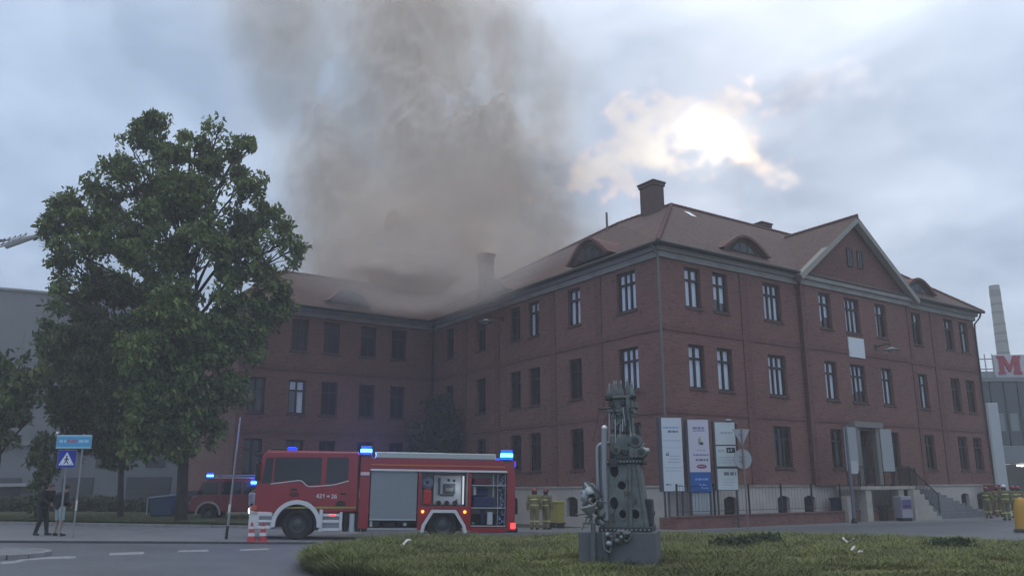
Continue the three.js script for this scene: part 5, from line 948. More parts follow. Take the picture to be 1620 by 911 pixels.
function grass(name, label, n, place, color, seed) {
  const g = new THREE.InstancedMesh(tuft, leafMat(name + ' blades', color), n), r = rng(seed), m4 = new THREE.Matrix4(), q = new THREE.Quaternion(), eu = new THREE.Euler(), c = new THREE.Color();
  for (let i = 0; i < n; i++) { const [x, y, z, h, v, warm] = place(r); m4.compose(V(x, y, z), q.setFromEuler(eu.set(0, r() * 6.3, 0)), V(0.5 + h, h, 0.5 + h)); g.setMatrixAt(i, m4); g.setColorAt(i, c.setRGB(v * (1 + warm), v, v * (1 - warm * 0.4))); }
  g.name = name; tag(g, label, 'grass', null, 'stuff'); g.receiveShadow = g.castShadow = true; scene.add(g); return g;
}
grass('lawn_grass', 'rough green grass of the round lawn in the foreground', 90000, (r) => {
  let x, z, t; do { const a = r() * 6.283, d = Math.sqrt(r()); x = IX + IRX * d * Math.cos(a); z = IZ + IRZ * d * Math.sin(a); t = d; } while (z > -13.6);
  const patch = fbm(x * 0.45, z * 0.7, 2.2, 4), clump = Math.max(0, fbm(x * 1.3 + 7, z * 1.3, 8, 3)), edge = smooth(t, 0.86, 1.0);
  const tall = (x < -0.5 ? smooth(-x, 0.5, 3.5) : 0) * (0.14 + 0.4 * clump) + edge * (0.05 + 0.25 * clump);
  const bare = smooth(fbm(x * 0.35 + 4, z * 0.8 + 9, 5, 3), 0.12, 0.3);
  const h = 0.055 + 0.08 * Math.max(0, 0.5 + patch) + 0.08 * clump + tall + r() * r() * 0.12 + (r() < 0.04 ? 0.06 + 0.1 * r() : 0);
  return [x, lift(x) + 0.01 + mound(x, z), z, h * (1 - 0.55 * bare), 0.5 + 0.75 * r() + patch * 0.7 + bare * 0.3, 0.05 + r() * 0.16 + bare * 0.3 - clump * 0.3];
}, [0.18, 0.215, 0.068], 71);
grass('verge_grass', 'green grass of the verge under the trees', 42000, (r) => { const x = -46 + r() * 41.5, z = -37.2 - r() * r() * 14, p = fbm(x * 0.4, z * 0.5, 7, 3); return [x, lift(x) + 0.1, z, 0.07 + r() * 0.09 + Math.max(0, p) * 0.12, 0.6 + r() * 0.5 + p * 0.5, 0.05 + r() * 0.1]; }, [0.12, 0.15, 0.055], 72);
// dark leafy weeds in the lawn
for (const [px, py, label] of [[1205, 866, 'dark clump of weeds in the lawn right of the monument plinth'], [1165, 871, 'low dark weeds nearest the monument plinth'], [1508, 872, 'dark tuft of weeds in the lawn far right']]) {
  const p = onGround(px, py, 0.2), n = 110, r = rng(px), q = new THREE.Quaternion(), eu = new THREE.Euler(), ms = [], cs = [];
  const t = thing('weed_clump', label, 'weeds', [p.x, lift(p.x) + 0.02 + mound(p.x, p.z), p.z]);
  for (let i = 0; i < n; i++) { const s = 0.3 + r() * 0.4, v = 0.7 + r() * 0.6; ms.push(new THREE.Matrix4().compose(V((r() + r() - 1) * 0.6, 0.02 + r() * 0.13, (r() + r() - 1) * 0.5), q.setFromEuler(eu.set(r(), r() * 6, r())), V(s, s, s))); cs.push([v, v, v * 0.9]); }
  part('leaf_clump', spray(ms, cs), leafMat('dark weed leaves', [0.04, 0.062, 0.026], true), t);
}
// white litter on the grass
{
  const crumple = (w, d, seed) => { const r = rng(seed), g = new THREE.PlaneGeometry(w, d, 8, 6).rotateX(-Math.PI / 2), p = g.attributes.position; for (let i = 0; i < p.count; i++) p.setY(i, 0.05 * (r() - 0.3) + 0.07 * Math.sin(p.getX(i) * 14 + seed)); g.computeVertexNormals(); return g; };
  const paper = std('white paper', [0.72, 0.72, 0.7], 0.8);
  for (const [px, py, w, d, turn, label] of [[641, 862, 0.32, 0.16, 0.5, 'crumpled white paper in tall grass before the fire engine'], [1343, 861, 0.3, 0.1, -0.9, 'long white scrap of paper on the right lawn'], [1351, 876, 0.09, 0.09, 0.2, 'tiny white scrap on the right lawn, left of its twin'], [1362, 876.5, 0.1, 0.08, 0.8, 'tiny white scrap on the right lawn, right of its twin']]) { const p = onGround(px, py, 0.36); single('paper_scrap', label, 'litter', crumple(w, d, px), paper, [p.x, lift(p.x) + 0.36 + mound(p.x, p.z) * 0.5, p.z], turn); }
}
// ------------------------------------------------------------------ people
function surface(fn, centre, half, res) {   // the surface where fn(x, y, z) = 0, negative inside
  const mc = new MarchingCubes(res, new THREE.MeshBasicMaterial(), false, false, 60000), hs = res / 2; mc.isolation = 0;
  for (let k = 0; k < res; k++) for (let j = 0; j < res; j++) for (let i = 0; i < res; i++) mc.field[i + j * res + k * res * res] = -fn(centre[0] + half * (i - hs) / hs, centre[1] + half * (j - hs) / hs, centre[2] + half * (k - hs) / hs) ;
  mc.update();
  const n = mc.count, p = new Float32Array(mc.positionArray.subarray(0, n * 3));
  for (let i = 0; i < n; i++) { p[i * 3] = p[i * 3] * half + centre[0]; p[i * 3 + 1] = p[i * 3 + 1] * half + centre[1]; p[i * 3 + 2] = p[i * 3 + 2] * half + centre[2]; }
  const g = new THREE.BufferGeometry(); g.setAttribute('position', new THREE.BufferAttribute(p, 3));
  const m = mergeVertices(g, 1e-5); m.computeVertexNormals(); return m;
}
const capsule = (x, y, z, a, b, ra, rb) => { const dx = b[0] - a[0], dy = b[1] - a[1], dz = b[2] - a[2], px = x - a[0], py = y - a[1], pz = z - a[2], t = clamp((px * dx + py * dy + pz * dz) / (dx * dx + dy * dy + dz * dz), 0, 1); return Math.hypot(px - dx * t, py - dy * t, pz - dz * t) - (ra + (rb - ra) * t); };
const smin = (a, b, k) => { const h = Math.max(k - Math.abs(a - b), 0) / k; return Math.min(a, b) - h * h * k * 0.25; };
const ell = (x, y, z, c, r) => { const px = (x - c[0]) / r[0], py = (y - c[1]) / r[1], pz = (z - c[2]) / r[2], q = Math.hypot(px, py, pz); return (q - 1) * Math.min(r[0], r[1], r[2]); };
// head about its own centre at eye level: skull, jaw, brow, nose, lips, ears
const headGeo = surface((x, y, z) => {
  let d = ell(x, y, z, [0, 0.035, -0.01], [0.076, 0.092, 0.098]);
  d = smin(d, ell(x, y, z, [0, -0.055, 0.022], [0.055, 0.062, 0.066]), 0.04);
  d = smin(d, capsule(x, y, z, [0, 0.005, 0.088], [0, -0.034, 0.106], 0.009, 0.014), 0.014);
  d = smin(d, capsule(x, y, z, [-0.035, 0.022, 0.077], [0.035, 0.022, 0.077], 0.011, 0.011), 0.02);
  d = smin(d, capsule(x, y, z, [-0.018, -0.064, 0.082], [0.018, -0.064, 0.082], 0.007, 0.007), 0.012);
  d = smin(d, ell(x, y, z, [0, -0.1, 0.062], [0.022, 0.018, 0.02]), 0.02);
  for (const s of [-1, 1]) { d = Math.max(d, -ell(x, y, z, [s * 0.032, 0.002, 0.09], [0.017, 0.011, 0.014])); d = smin(d, ell(x, y, z, [s * 0.031, 0.001, 0.073], [0.012, 0.012, 0.012]), 0.004); d = smin(d, ell(x, y, z, [s * 0.079, -0.008, -0.008], [0.01, 0.031, 0.019]), 0.008); }
  return smin(d, capsule(x, y, z, [0, -0.08, -0.02], [0, -0.16, -0.03], 0.05, 0.055), 0.03);
}, [0, -0.01, 0], 0.16, 84);
const handGeo = surface((x, y, z) => {   // palm hangs along -y, thumb towards +z, palm faces +x
  let d = smin(ell(x, y, z, [0, -0.045, 0], [0.016, 0.05, 0.04]), capsule(x, y, z, [0, 0.03, 0], [0, -0.02, 0], 0.027, 0.024), 0.03);
  const L = [0.07, 0.08, 0.074, 0.058];
  for (let i = 0; i < 4; i++) { const z0 = 0.03 - i * 0.02, l = L[i], a = [0, -0.085, z0], b = [0.006, -0.085 - l * 0.45, z0 * 1.12], c = [0.024, -0.085 - l * 0.78, z0 * 1.1], e = [0.044, -0.085 - l * 0.9, z0 * 1.05]; d = smin(d, Math.min(capsule(x, y, z, a, b, 0.0088, 0.0082), capsule(x, y, z, b, c, 0.0082, 0.0075), capsule(x, y, z, c, e, 0.0075, 0.0066)), 0.006); }
  return smin(d, Math.min(capsule(x, y, z, [0.006, -0.03, 0.03], [0.018, -0.065, 0.055], 0.012, 0.0098), capsule(x, y, z, [0.018, -0.065, 0.055], [0.028, -0.092, 0.058], 0.0095, 0.0078)), 0.012);
}, [0.01, -0.07, 0], 0.12, 60);
const skin = std('skin', [0.32, 0.19, 0.135], 0.6), cloth = (n, rgb, r = 0.92) => std(n, rgb, r);
// joints for a standing figure, 1.78 m, facing +z; changed by each pose
const STAND = { pelvis: [0, 0.96, 0], belly: [0, 1.1, 0.01], chest: [0, 1.33, 0], neck: [0, 1.5, -0.01], head: [0, 1.655, 0.015], shL: [0.185, 1.43, -0.01], elL: [0.235, 1.15, -0.02], wrL: [0.235, 0.9, 0.06], shR: [-0.185, 1.43, -0.01], elR: [-0.235, 1.15, -0.02], wrR: [-0.235, 0.9, 0.06], hiL: [0.095, 0.93, 0], knL: [0.105, 0.51, 0.02], anL: [0.11, 0.09, -0.02], hiR: [-0.095, 0.93, 0], knR: [-0.105, 0.51, 0.02], anR: [-0.11, 0.09, -0.02] };
function person(label, pos, turn, pose, look, group) {
  const J = { ...STAND, ...pose }, t = thing('person', label, 'person', pos, turn, group);
  const s = look.size || 1; t.scale.setScalar(s);
  const torso = (x, y, z, e) => { let d = capsule(x, y, z, J.pelvis, J.belly, 0.135 + e, 0.125 + e); const sx = 0.72; void sx; d = smin(d, capsule(x, y, z, J.belly, J.chest, 0.125 + e, 0.145 + e), 0.1); d = smin(d, capsule(x, y, z, J.shL, J.shR, 0.078 + e, 0.078 + e), 0.1); return d; };
  const arms = (x, y, z, e, cut = 1) => Math.min(...['L', 'R'].map((q) => { const w = J['wr' + q], el = J['el' + q], wr = cut === 1 ? w : el.map((v, i) => lerp(v, w[i], cut)); return smin(capsule(x, y, z, J['sh' + q], el, 0.062 + e, 0.045 + e), capsule(x, y, z, el, wr, 0.045 + e, lerp(0.045, 0.031, cut) + e), 0.03); }));
  const upperArms = (x, y, z, e) => Math.min(...['L', 'R'].map((q) => capsule(x, y, z, J['sh' + q], J['sh' + q].map((v, i) => lerp(v, J['el' + q][i], 0.75)), 0.064 + e, 0.052 + e)));
  const legs = (x, y, z, e, to = 1) => Math.min(...['L', 'R'].map((q) => { const k = J['kn' + q], an = J['an' + q].map((v, i) => lerp(k[i], v, to)); return smin(capsule(x, y, z, J['hi' + q], k, 0.092 + e, 0.06 + e), capsule(x, y, z, k, an, 0.058 + e, lerp(0.058, 0.04, to) + e), 0.03); }));
  const feet = (x, y, z, e) => Math.min(...['L', 'R'].map((q) => { const a = J['an' + q]; return smin(capsule(x, y, z, [a[0], a[1] - 0.035, a[2] - 0.03], [a[0] * 1.25, 0.035, a[2] + 0.16], 0.045 + e, 0.034 + e), capsule(x, y, z, a, [a[0], a[1] - 0.03, a[2] - 0.01], 0.042 + e, 0.05 + e), 0.03); }));
  const cen = [0, 0.9, 0.05], half = 1.02, res = look.res || 76;
  const body = [surface((x, y, z) => { let d = smin(torso(x, y, z, -0.01), legs(x, y, z, -0.008), 0.06); d = smin(d, arms(x, y, z, -0.004), 0.04); d = smin(d, capsule(x, y, z, J.chest, J.neck, 0.07, 0.056), 0.06); return smin(d, feet(x, y, z, -0.008), 0.03); }, cen, half, res)];
  const hq = new THREE.Quaternion().setFromEuler(new THREE.Euler(look.nod || 0, look.look || 0, look.tilt || 0));
  body.push(headGeo.clone().applyQuaternion(hq).translate(...J.head));
  for (const q of ['L', 'R']) { const w = V(...J['wr' + q]), d = w.clone().sub(V(...J['el' + q])).normalize(), g = handGeo.clone(); if (q === 'L') g.scale(-1, 1, 1); g.applyQuaternion(new THREE.Quaternion().setFromUnitVectors(V(0, -1, 0), d)); if (q === 'L') { const ix = g.index.array; for (let i = 0; i < ix.length; i += 3) { const a = ix[i]; ix[i] = ix[i + 1]; ix[i + 1] = a; } g.computeVertexNormals(); } body.push(g.translate(w.x, w.y, w.z)); }
  part('body', body, look.skin || skin, t);
  part(look.top || 'jacket', surface((x, y, z) => { let d = torso(x, y, z, 0.02 + (look.bulk || 0)); d = smin(d, look.sleeves === 'short' ? upperArms(x, y, z, 0.018) : arms(x, y, z, 0.017 + (look.bulk || 0) * 0.7, 0.97), 0.05); return Math.max(d, y - (J.neck[1] + 0.02), (J.pelvis[1] - (look.hem ?? 0.1)) - y); }, cen, half, res), look.jacket, t);
  part(look.legs || 'trousers', surface((x, y, z) => { const d = smin(legs(x, y, z, 0.014 + (look.bulk || 0) * 0.6, look.shorts ? 0.05 : 0.98), capsule(x, y, z, J.hiL, J.hiR, 0.105, 0.105), 0.05); return look.shorts ? Math.max(d, (J.knL[1] + 0.03) - y) : d; }, cen, half, res), look.trousers, t);
  part('boot', surface((x, y, z) => { let d = Math.max(feet(x, y, z, 0.006), 0.004 - y); if (look.boots) d = smin(d, Math.max(legs(x, y, z, 0.024), y - 0.3), 0.02); return d; }, cen, half, res), look.shoes, t);
  // head wear
  const H = J.head, hat = (g) => g.applyQuaternion(hq).translate(...H);
  if (look.helmet) {
    const hel = part('helmet', hat(new THREE.SphereGeometry(0.135, 20, 12, 0, Math.PI * 2, 0, Math.PI * 0.56).scale(0.95, 1.0, 1.12).translate(0, 0.03, -0.005)), look.helmet, t);
    part('helmet_rim', hat(new THREE.TorusGeometry(0.13, 0.012, 6, 24).rotateX(Math.PI / 2).scale(0.98, 1, 1.16).translate(0, 0.012, -0.005)), M.black, hel);
    part('neck_guard', hat(new THREE.CylinderGeometry(0.11, 0.13, 0.15, 18, 1, true, Math.PI * 0.55, Math.PI * 0.9).translate(0, -0.06, 0.0)), M.black, hel);
  } else part('hair', hat(surface((x, y, z) => Math.max(ell(x, y, z, [0, 0.042, -0.016], [0.086, 0.1, 0.104]), -(y - (-0.02 + Math.max(0, z) * 0.9))), [0, 0.04, 0], 0.14, 44)), look.hair, t);
  // reflective bands round coat and legs
  if (look.band) {
    const b = [], hoop = (x, y, z, rx, rz) => new THREE.TorusGeometry(1, 0.12, 4, 28).rotateX(Math.PI / 2).scale(rx, 0.26, rz).translate(x, y, z), e = 0.03 + (look.bulk || 0);
    b.push(hoop(J.belly[0], J.belly[1] - 0.03, J.belly[2], 0.135 + e, 0.135 + e), hoop(J.chest[0], J.chest[1] - 0.02, J.chest[2], 0.145 + e, 0.142 + e));
    for (const q of ['L', 'R']) { const k = J['kn' + q], a = J['an' + q]; b.push(hoop(lerp(k[0], a[0], 0.35), lerp(k[1], a[1], 0.35), lerp(k[2], a[2], 0.35), 0.078 + (look.bulk || 0), 0.078 + (look.bulk || 0))); const el = J['el' + q], w = J['wr' + q], d = V(...w).sub(V(...el)), g = new THREE.TorusGeometry(0.058, 0.016, 5, 16).rotateX(Math.PI / 2).applyQuaternion(new THREE.Quaternion().setFromUnitVectors(V(0, 1, 0), d.clone().normalize())); b.push(g.translate(lerp(el[0], w[0], 0.6), lerp(el[1], w[1], 0.6), lerp(el[2], w[2], 0.6))); }
    part('reflective_band', b, look.band, t);
  }
  return t;
}
const tan = cloth('sand coloured fire suit', [0.20, 0.165, 0.075]), tan2 = cloth('olive fire suit', [0.15, 0.135, 0.06]), bandY = std('yellow silver band', [0.55, 0.55, 0.22], 0.5), bootB = cloth('black boots', [0.012, 0.012, 0.013], 0.6), redH = std('red helmet shell', [0.30, 0.012, 0.03], 0.3), whiteH = std('white helmet shell', [0.62, 0.60, 0.58], 0.3), gloves = skin;
{
  const a = onGround(846, 838), b = onGround(865, 838);
  const ff = { jacket: tan, trousers: tan, shoes: bootB, helmet: redH, band: bandY, bulk: 0.025, boots: 1, hem: 0.2, skin: gloves };
  person('person in tan fire suit and bright red helmet, left of the two behind the engine', [a.x, 0, a.z], Math.PI - 0.15, { elL: [0.29, 1.17, -0.03], wrL: [0.31, 0.92, 0.03], elR: [-0.29, 1.17, 0.0], wrR: [-0.26, 0.93, 0.1], knL: [0.12, 0.51, 0.06], anL: [0.14, 0.09, 0.05] }, { ...ff, size: 1.0 });
  person('person in fire suit and dark red helmet, right of two, beside the yellow container', [b.x, 0, b.z - 0.3], 2.5, { elL: [0.26, 1.18, 0.06], wrL: [0.12, 1.08, 0.26], elR: [-0.28, 1.17, -0.02], wrR: [-0.28, 0.92, 0.05] }, { ...ff, jacket: tan2, helmet: std('dark red helmet shell', [0.12, 0.014, 0.03], 0.35), size: 0.98 });
}
{
  const GR = [
    [1566, 820, 0.0, 'person in dark fire suit with lit pale bands, beside the brick pillar', 2.2, tan2, redH, 0.96],
    [1595, 823, 0.0, 'person in yellow banded fire suit and white helmet, seen from behind at the right edge', 3.0, tan2, whiteH, 1.02],
    [1583, 819, -1.2, 'person in red helmet half hidden behind the one with the white helmet', 2.9, tan, redH, 0.98],
    [1609, 820, -0.8, 'person in red helmet right of the white helmet, near the picture edge', -2.8, tan2, redH, 0.98],
    [1617, 819, -2.2, 'person in red helmet furthest back at the picture edge', 2.4, tan, redH, 0.97],
  ];
  for (const [px, py, dz, label, turn, suit, hel, size] of GR) { const p = onGround(px, py); const k = (p.z + dz) / p.z; person(label, [p.x * k, 0, p.z + dz], turn, { elL: [0.28, 1.17, 0.02], wrL: [0.2, 0.98, 0.2], elR: [-0.28, 1.17, 0.0], wrR: [-0.27, 0.92, 0.06] }, { jacket: suit, trousers: suit, shoes: bootB, helmet: hel, band: bandY, bulk: 0.025, boots: 1, hem: 0.2, size, res: 60 }); }
}
{   // two pedestrians bending over something together at the crossing
  const a = onGround(63, 847), b = onGround(90, 848), darkJ = cloth('black jacket', [0.016, 0.016, 0.019]), darkT = cloth('dark trousers', [0.022, 0.023, 0.028]);
  person('person in black jacket and dark trousers leaning towards the one in pale shorts', [a.x, lift(a.x), a.z], 1.25, { pelvis: [0, 0.97, -0.05], belly: [0, 1.12, 0], chest: [0, 1.34, 0.08], neck: [0, 1.49, 0.16], head: [0, 1.61, 0.25], shL: [0.18, 1.43, 0.12], elL: [0.22, 1.18, 0.2], wrL: [0.1, 1.12, 0.42], shR: [-0.18, 1.43, 0.12], elR: [-0.22, 1.18, 0.18], wrR: [-0.14, 1.05, 0.4], hiL: [0.095, 0.94, -0.05], hiR: [-0.095, 0.94, -0.05], knL: [0.11, 0.52, 0.06], anL: [0.12, 0.09, 0.12], anR: [-0.1, 0.09, -0.14] }, { jacket: darkJ, trousers: darkT, shoes: bootB, hair: cloth('grey brown hair', [0.09, 0.075, 0.065]), nod: 0.45, hem: 0.08, bulk: 0.01, size: 1.03 });
  person('person in dark top and pale blue shorts, seen from behind', [b.x, lift(b.x), b.z], 2.6, { chest: [0, 1.33, 0.04], neck: [0, 1.48, 0.09], head: [0, 1.61, 0.16], shL: [0.18, 1.42, 0.03], shR: [-0.18, 1.42, 0.03], elL: [0.25, 1.17, 0.02], wrL: [0.26, 0.94, 0.1], elR: [-0.24, 1.17, 0.06], wrR: [-0.16, 1.03, 0.25], anL: [0.14, 0.09, -0.02], anR: [-0.15, 0.09, -0.02], knL: [0.13, 0.5, 0.02], knR: [-0.13, 0.5, 0.02] }, { top: 'shirt', legs: 'shorts', shorts: 1, jacket: cloth('dark shirt', [0.014, 0.016, 0.02]), trousers: cloth('pale blue shorts', [0.30, 0.40, 0.42]), shoes: cloth('dark shoes', [0.03, 0.03, 0.035]), hair: cloth('dark hair', [0.05, 0.04, 0.035]), nod: 0.4, hem: 0.06, bulk: 0.01, size: 1.0 });
}
{
  const p = onGround(396, 829);
  person('person in dark uniform and white vest standing before the nose of the fire engine', [p.x, lift(p.x), p.z], 2.2, {}, { jacket: cloth('white reflective vest', [0.40, 0.42, 0.52], 0.6), trousers: cloth('dark uniform trousers', [0.014, 0.015, 0.024]), shoes: bootB, hair: cloth('dark cap', [0.02, 0.022, 0.035]), hem: 0.12, bulk: 0.012, res: 60, size: 0.98 });
}
// ------------------------------------------------------------------ right edge: brick pillar, yellow barrier
{
  const p = local(27.3, 0, 0.9), s = thing('gate_pillar', 'rusty brown brick gate pillar behind the group at the right', 'pillar', [p.x, 0, p.z], TH);
  part('shaft', metreUV(span(-0.42, 0.42, -0.2, 1.75, -0.3, 0.3)), M.brick, s); part('cap', metreUV(rspan(-0.48, 0.48, 1.75, 1.86, -0.36, 0.36, 0.02)), M.brickDark, s);
}
{
  const p = onGround(1622, 842), s = thing('yellow_barrier', 'rounded yellow plastic barrier cut by the right picture edge', 'barrier', [p.x, 0, p.z]);
  part('shell', [lathe([[0.3, 0.02], [0.27, 0.9], [0.2, 1.2], [0.1, 1.31], [0, 1.33]], 24)], std('yellow orange plastic', [0.50, 0.26, 0.03], 0.5), s); part('foot', lathe([[0.36, 0], [0.36, 0.08], [0.29, 0.14], [0, 0.14]], 20), M.black, s);
}
// ------------------------------------------------------------------ background: hall at the left, crane
{
  const z0 = -86, h = thing('grey_hall', 'large pale grey hall with curved roof line behind the trees', 'building', [0, 0, z0]);
  const prof = []; for (let i = 0; i <= 24; i++) { const px = -140 + i * 26, py = 456 + Math.pow(Math.max(0, px + 40) / 500, 1.4) * 66; const p = at(px, py, z0); prof.push([p.x, p.y]); }
  part('wall', metreUV(extrude(poly([[prof[0][0], -1], [prof[24][0], -1], ...prof.slice().reverse()]), 30).translate(0, 0, -30)), M.hall, h);
  const wy = (py) => at(60, py, z0).y, wx = (px) => at(px, 600, z0).x;
  for (let i = 0; i < 14; i++) part('cladding_panel', rspan(wx(-130 + i * 40), wx(-130 + i * 40 + 39.4), wy(575), wy(522), 0.0, 0.12, 0.02), M.hall, h);
  for (let i = 0; i < 14; i++) part('cladding_panel', rspan(wx(-130 + i * 40), wx(-130 + i * 40 + 39.4), wy(640), wy(577), 0.0, 0.1, 0.02), std('blue grey cladding', [0.13, 0.145, 0.165], 0.75), h);
  part('roof_edge', prof.slice(0, 24).map((a, i) => bar([a[0], a[1] + 0.05, 0.1], [prof[i + 1][0], prof[i + 1][1] + 0.05, 0.1], 0.2, 0.2, 6)), std('pale roof edge', [0.22, 0.235, 0.24], 0.6), h);
}
{
  const z0 = -66, a = thing('loading_building', 'low grey building with dark gates behind the verge', 'building', [0, 0, z0]), X = (px) => at(px, 740, z0).x, Y = (py) => at(200, py, z0).y;
  part('wall', metreUV(span(X(-120), X(440), -0.5, Y(700), -12, 0)), M.hall, a);
  part('cornice', rspan(X(-122), X(442), Y(704), Y(698), -0.3, 0.3, 0.03), std('pale concrete edge', [0.20, 0.21, 0.22], 0.8), a);
  part('canopy', rspan(X(-122), X(60), Y(769), Y(764), 0, 1.4, 0.03), std('pale canopy edge', [0.3, 0.32, 0.33], 0.7), a);
  for (const [p0, p1] of [[-70, -20], [-10, 36], [100, 150], [202, 272], [285, 330], [345, 395]]) { const g = part('gate', span(X(p0), X(p1), 0.0, Y(755), 0.002, 0.06), M.hallDark, a); for (let k = 1; k < 6; k++) part('gate_panel', rspan(X(p0) + 0.06, X(p1) - 0.06, Y(755) * (k - 1) / 6 + 0.1, Y(755) * k / 6 + 0.05, 0.06, 0.1, 0.015), M.hallDark, g); }
  for (const [p0, p1] of [[150, 175], [230, 260], [300, 330]]) part('window', rspan(X(p0), X(p1), Y(740), Y(722), 0.002, 0.06, 0.01), M.blindGlass, a);
}
{
  const z0 = -70, c = thing('crane', 'pale grey crane boom reaching in from the left picture edge', 'crane'), P = (px, py, dz = 0) => at(px, py, z0 + dz);
  const tip = P(62, 372), root = P(-150, 425), up = V(0, 0.62, 0), list = [], pale = std('pale grey boom', [0.36, 0.38, 0.38], 0.5);
  part('boom_head', [bar(P(8, 389), tip, 0.3, 0.17, 8), bar(P(20, 383), P(66, 371), 0.34, 0.16, 8)], pale, c);
  for (const o of [V(0, 0, 0.35), V(0, 0, -0.35), up]) list.push(bar(root.clone().add(o), P(40, 379).add(o.clone().multiplyScalar(0.5)), 0.06, 0.05, 6));
  for (let i = 0; i < 22; i++) { const t0 = i / 22, t1 = (i + 1) / 22, q = P(40, 379), A0 = root.clone().lerp(q, t0), A1 = root.clone().lerp(q, t1); list.push(bar(A0.clone().add(V(0, 0, 0.35)), A1.clone().add(up), 0.035, 0.035, 5), bar(A0.clone().add(V(0, 0, -0.35)), A1.clone().add(up), 0.035, 0.035, 5)); }
  part('boom', list, std('dark boom lattice', [0.09, 0.1, 0.11], 0.5), c);
  part('cable', [bar(P(-30, 376), P(6, 382), 0.06, 0.06, 6), bar(P(-60, 381), P(8, 379), 0.05, 0.05, 6)], M.iron, c);
  part('mast', [bar([root.x, 0, root.z], root, 0.9, 0.6, 12), rspan(root.x - 1.6, root.x + 1.6, root.y - 1, root.y + 1.2, root.z - 1, root.z + 1, 0.1)], pale, c);
}
// ------------------------------------------------------------------ background: modern building, roof sign, factory stack
{
  const z0 = -78, m = thing('glass_building', 'grey glazed commercial building with white portal frame beyond the brick building', 'building', [0, 0, z0]), X = (px) => at(px, 680, z0).x, Y = (py) => at(1600, py, z0).y;
  const x0 = X(1530), x1 = X(1900);
  part('wall', [span(x0, x1, Y(708), Y(601), -20, 0)], std('blue grey facade glass', [0.055, 0.075, 0.09], 0.22), m);
  part('wall', [span(x0, x1, -0.2, Y(734), -20, -2.2)], M.hallDark, m);
  part('canopy', [rspan(X(1574), x1, Y(733), Y(706), -2, 0.8, 0.05)], std('pale canopy fascia', [0.20, 0.23, 0.25], 0.6), m);
  part('parapet', rspan(x0, x1, Y(604), Y(597), -0.5, 0.25, 0.03), std('grey parapet', [0.16, 0.19, 0.2], 0.6), m);
  for (let k = 0; k < 9; k++) { const a = 1579 + k * 22; part('window', rspan(X(a), X(a + 13), Y(682), Y(654), 0.003, 0.05, 0.01), std('pale office window', [0.20, 0.23, 0.25], 0.15), m); }
  for (let k = 0; k < 9; k++) part('mullion', span(X(1575 + k * 22), X(1576.4 + k * 22), Y(706), Y(604), 0.002, 0.1), M.hallDark, m);
  part('portal_frame', [rspan(X(1557), X(1573), -0.2, Y(639), -0.2, 1.2, 0.05)], std('white portal frame', [0.46, 0.5, 0.53], 0.6), m);
  const lamp = std('white canopy light tube', [0.8, 0.8, 0.8], 0.4); lamp.emissive.setRGB(1, 0.98, 0.94); lamp.emissiveIntensity = 1.6;
  part('canopy_light', rspan(X(1604), X(1619), Y(738), Y(735), -0.3, 0.2, 0.04), lamp, m);
  const L = new THREE.PointLight(new THREE.Color(1, 0.97, 0.92), 3); L.position.set(X(1611), Y(741), 0.0); L.castShadow = true; L.shadow.radius = 6; m.add(L);
}
{
  const z0 = -79, X = (px) => at(px, 585, z0).x, Y = (py) => at(1600, py, z0).y, s = thing('roof_sign', 'red capital letter M on a white roof sign', 'sign', [0, 0, z0]);
  part('board', rspan(X(1576), X(1660), Y(599), Y(561), -0.25, 0, 0.03), std('white sign backing', [0.50, 0.50, 0.53], 0.5), s);
  part('letter', [extrude(poly([[0, 0], [0.34, 0], [0.34, 0.14], [0.28, 0.14], [0.28, 0.66], [0.5, 0.12], [0.58, 0.12], [0.8, 0.66], [0.8, 0.14], [0.74, 0.14], [0.74, 0], [1.12, 0], [1.12, 0.14], [1.05, 0.14], [1.05, 0.86], [1.12, 0.86], [1.12, 1], [0.78, 1], [0.56, 0.46], [0.34, 1], [0, 1], [0, 0.86], [0.07, 0.86], [0.07, 0.14], [0, 0.14]]), 0.12).scale((X(1617) - X(1580)) / 1.12, Y(563) - Y(592), 1).translate(X(1580), Y(592), 0.003)], std('red sign letter', [0.34, 0.02, 0.055], 0.5), s);
  part('sign_frame', [bar([X(1548), Y(567), -0.3], [X(1660), Y(567), -0.3], 0.05), bar([X(1548), Y(583), -0.3], [X(1660), Y(583), -0.3], 0.05), ...[1554, 1564, 1576].map((q) => bar([X(q), Y(601), -0.3], [X(q), Y(559), -0.3], 0.05))], M.steel, s);
  part('roof_unit', rspan(X(1551), X(1578), Y(600), Y(586), -1.2, -0.5, 0.05), std('pale roof unit', [0.36, 0.38, 0.4], 0.6), s);
}
{
  const z0 = -170, bot = at(1592, 612, z0), top = at(1573.5, 452, z0), s = thing('factory_stack', 'tall pale factory stack with dark bands beyond the roof sign', 'chimney stack', [top.x, 0, z0]);
  const pale = std('pale stack concrete', [0.24, 0.25, 0.235], 0.9), dk = std('dark stack band', [0.12, 0.13, 0.135], 0.9), r = rng(9), H0 = top.y, R = (y) => 1.02 + (H0 - y) * 0.012;
  part('shaft', lathe([[R(0), 0], [R(H0), H0], [R(H0) - 0.25, H0], [0, H0 - 0.4]], 24), pale, s);
  for (let y = H0 - 1.0, k = 0; y > bot.y - 6; k++) { const h = k === 0 ? 1.5 : 0.22 + r() * 0.35; part('band', lathe([[R(y - h) + 0.03, y - h], [R(y) + 0.03, y]], 24), dk, s); y -= h + 1.1 + r() * 1.3; }
}

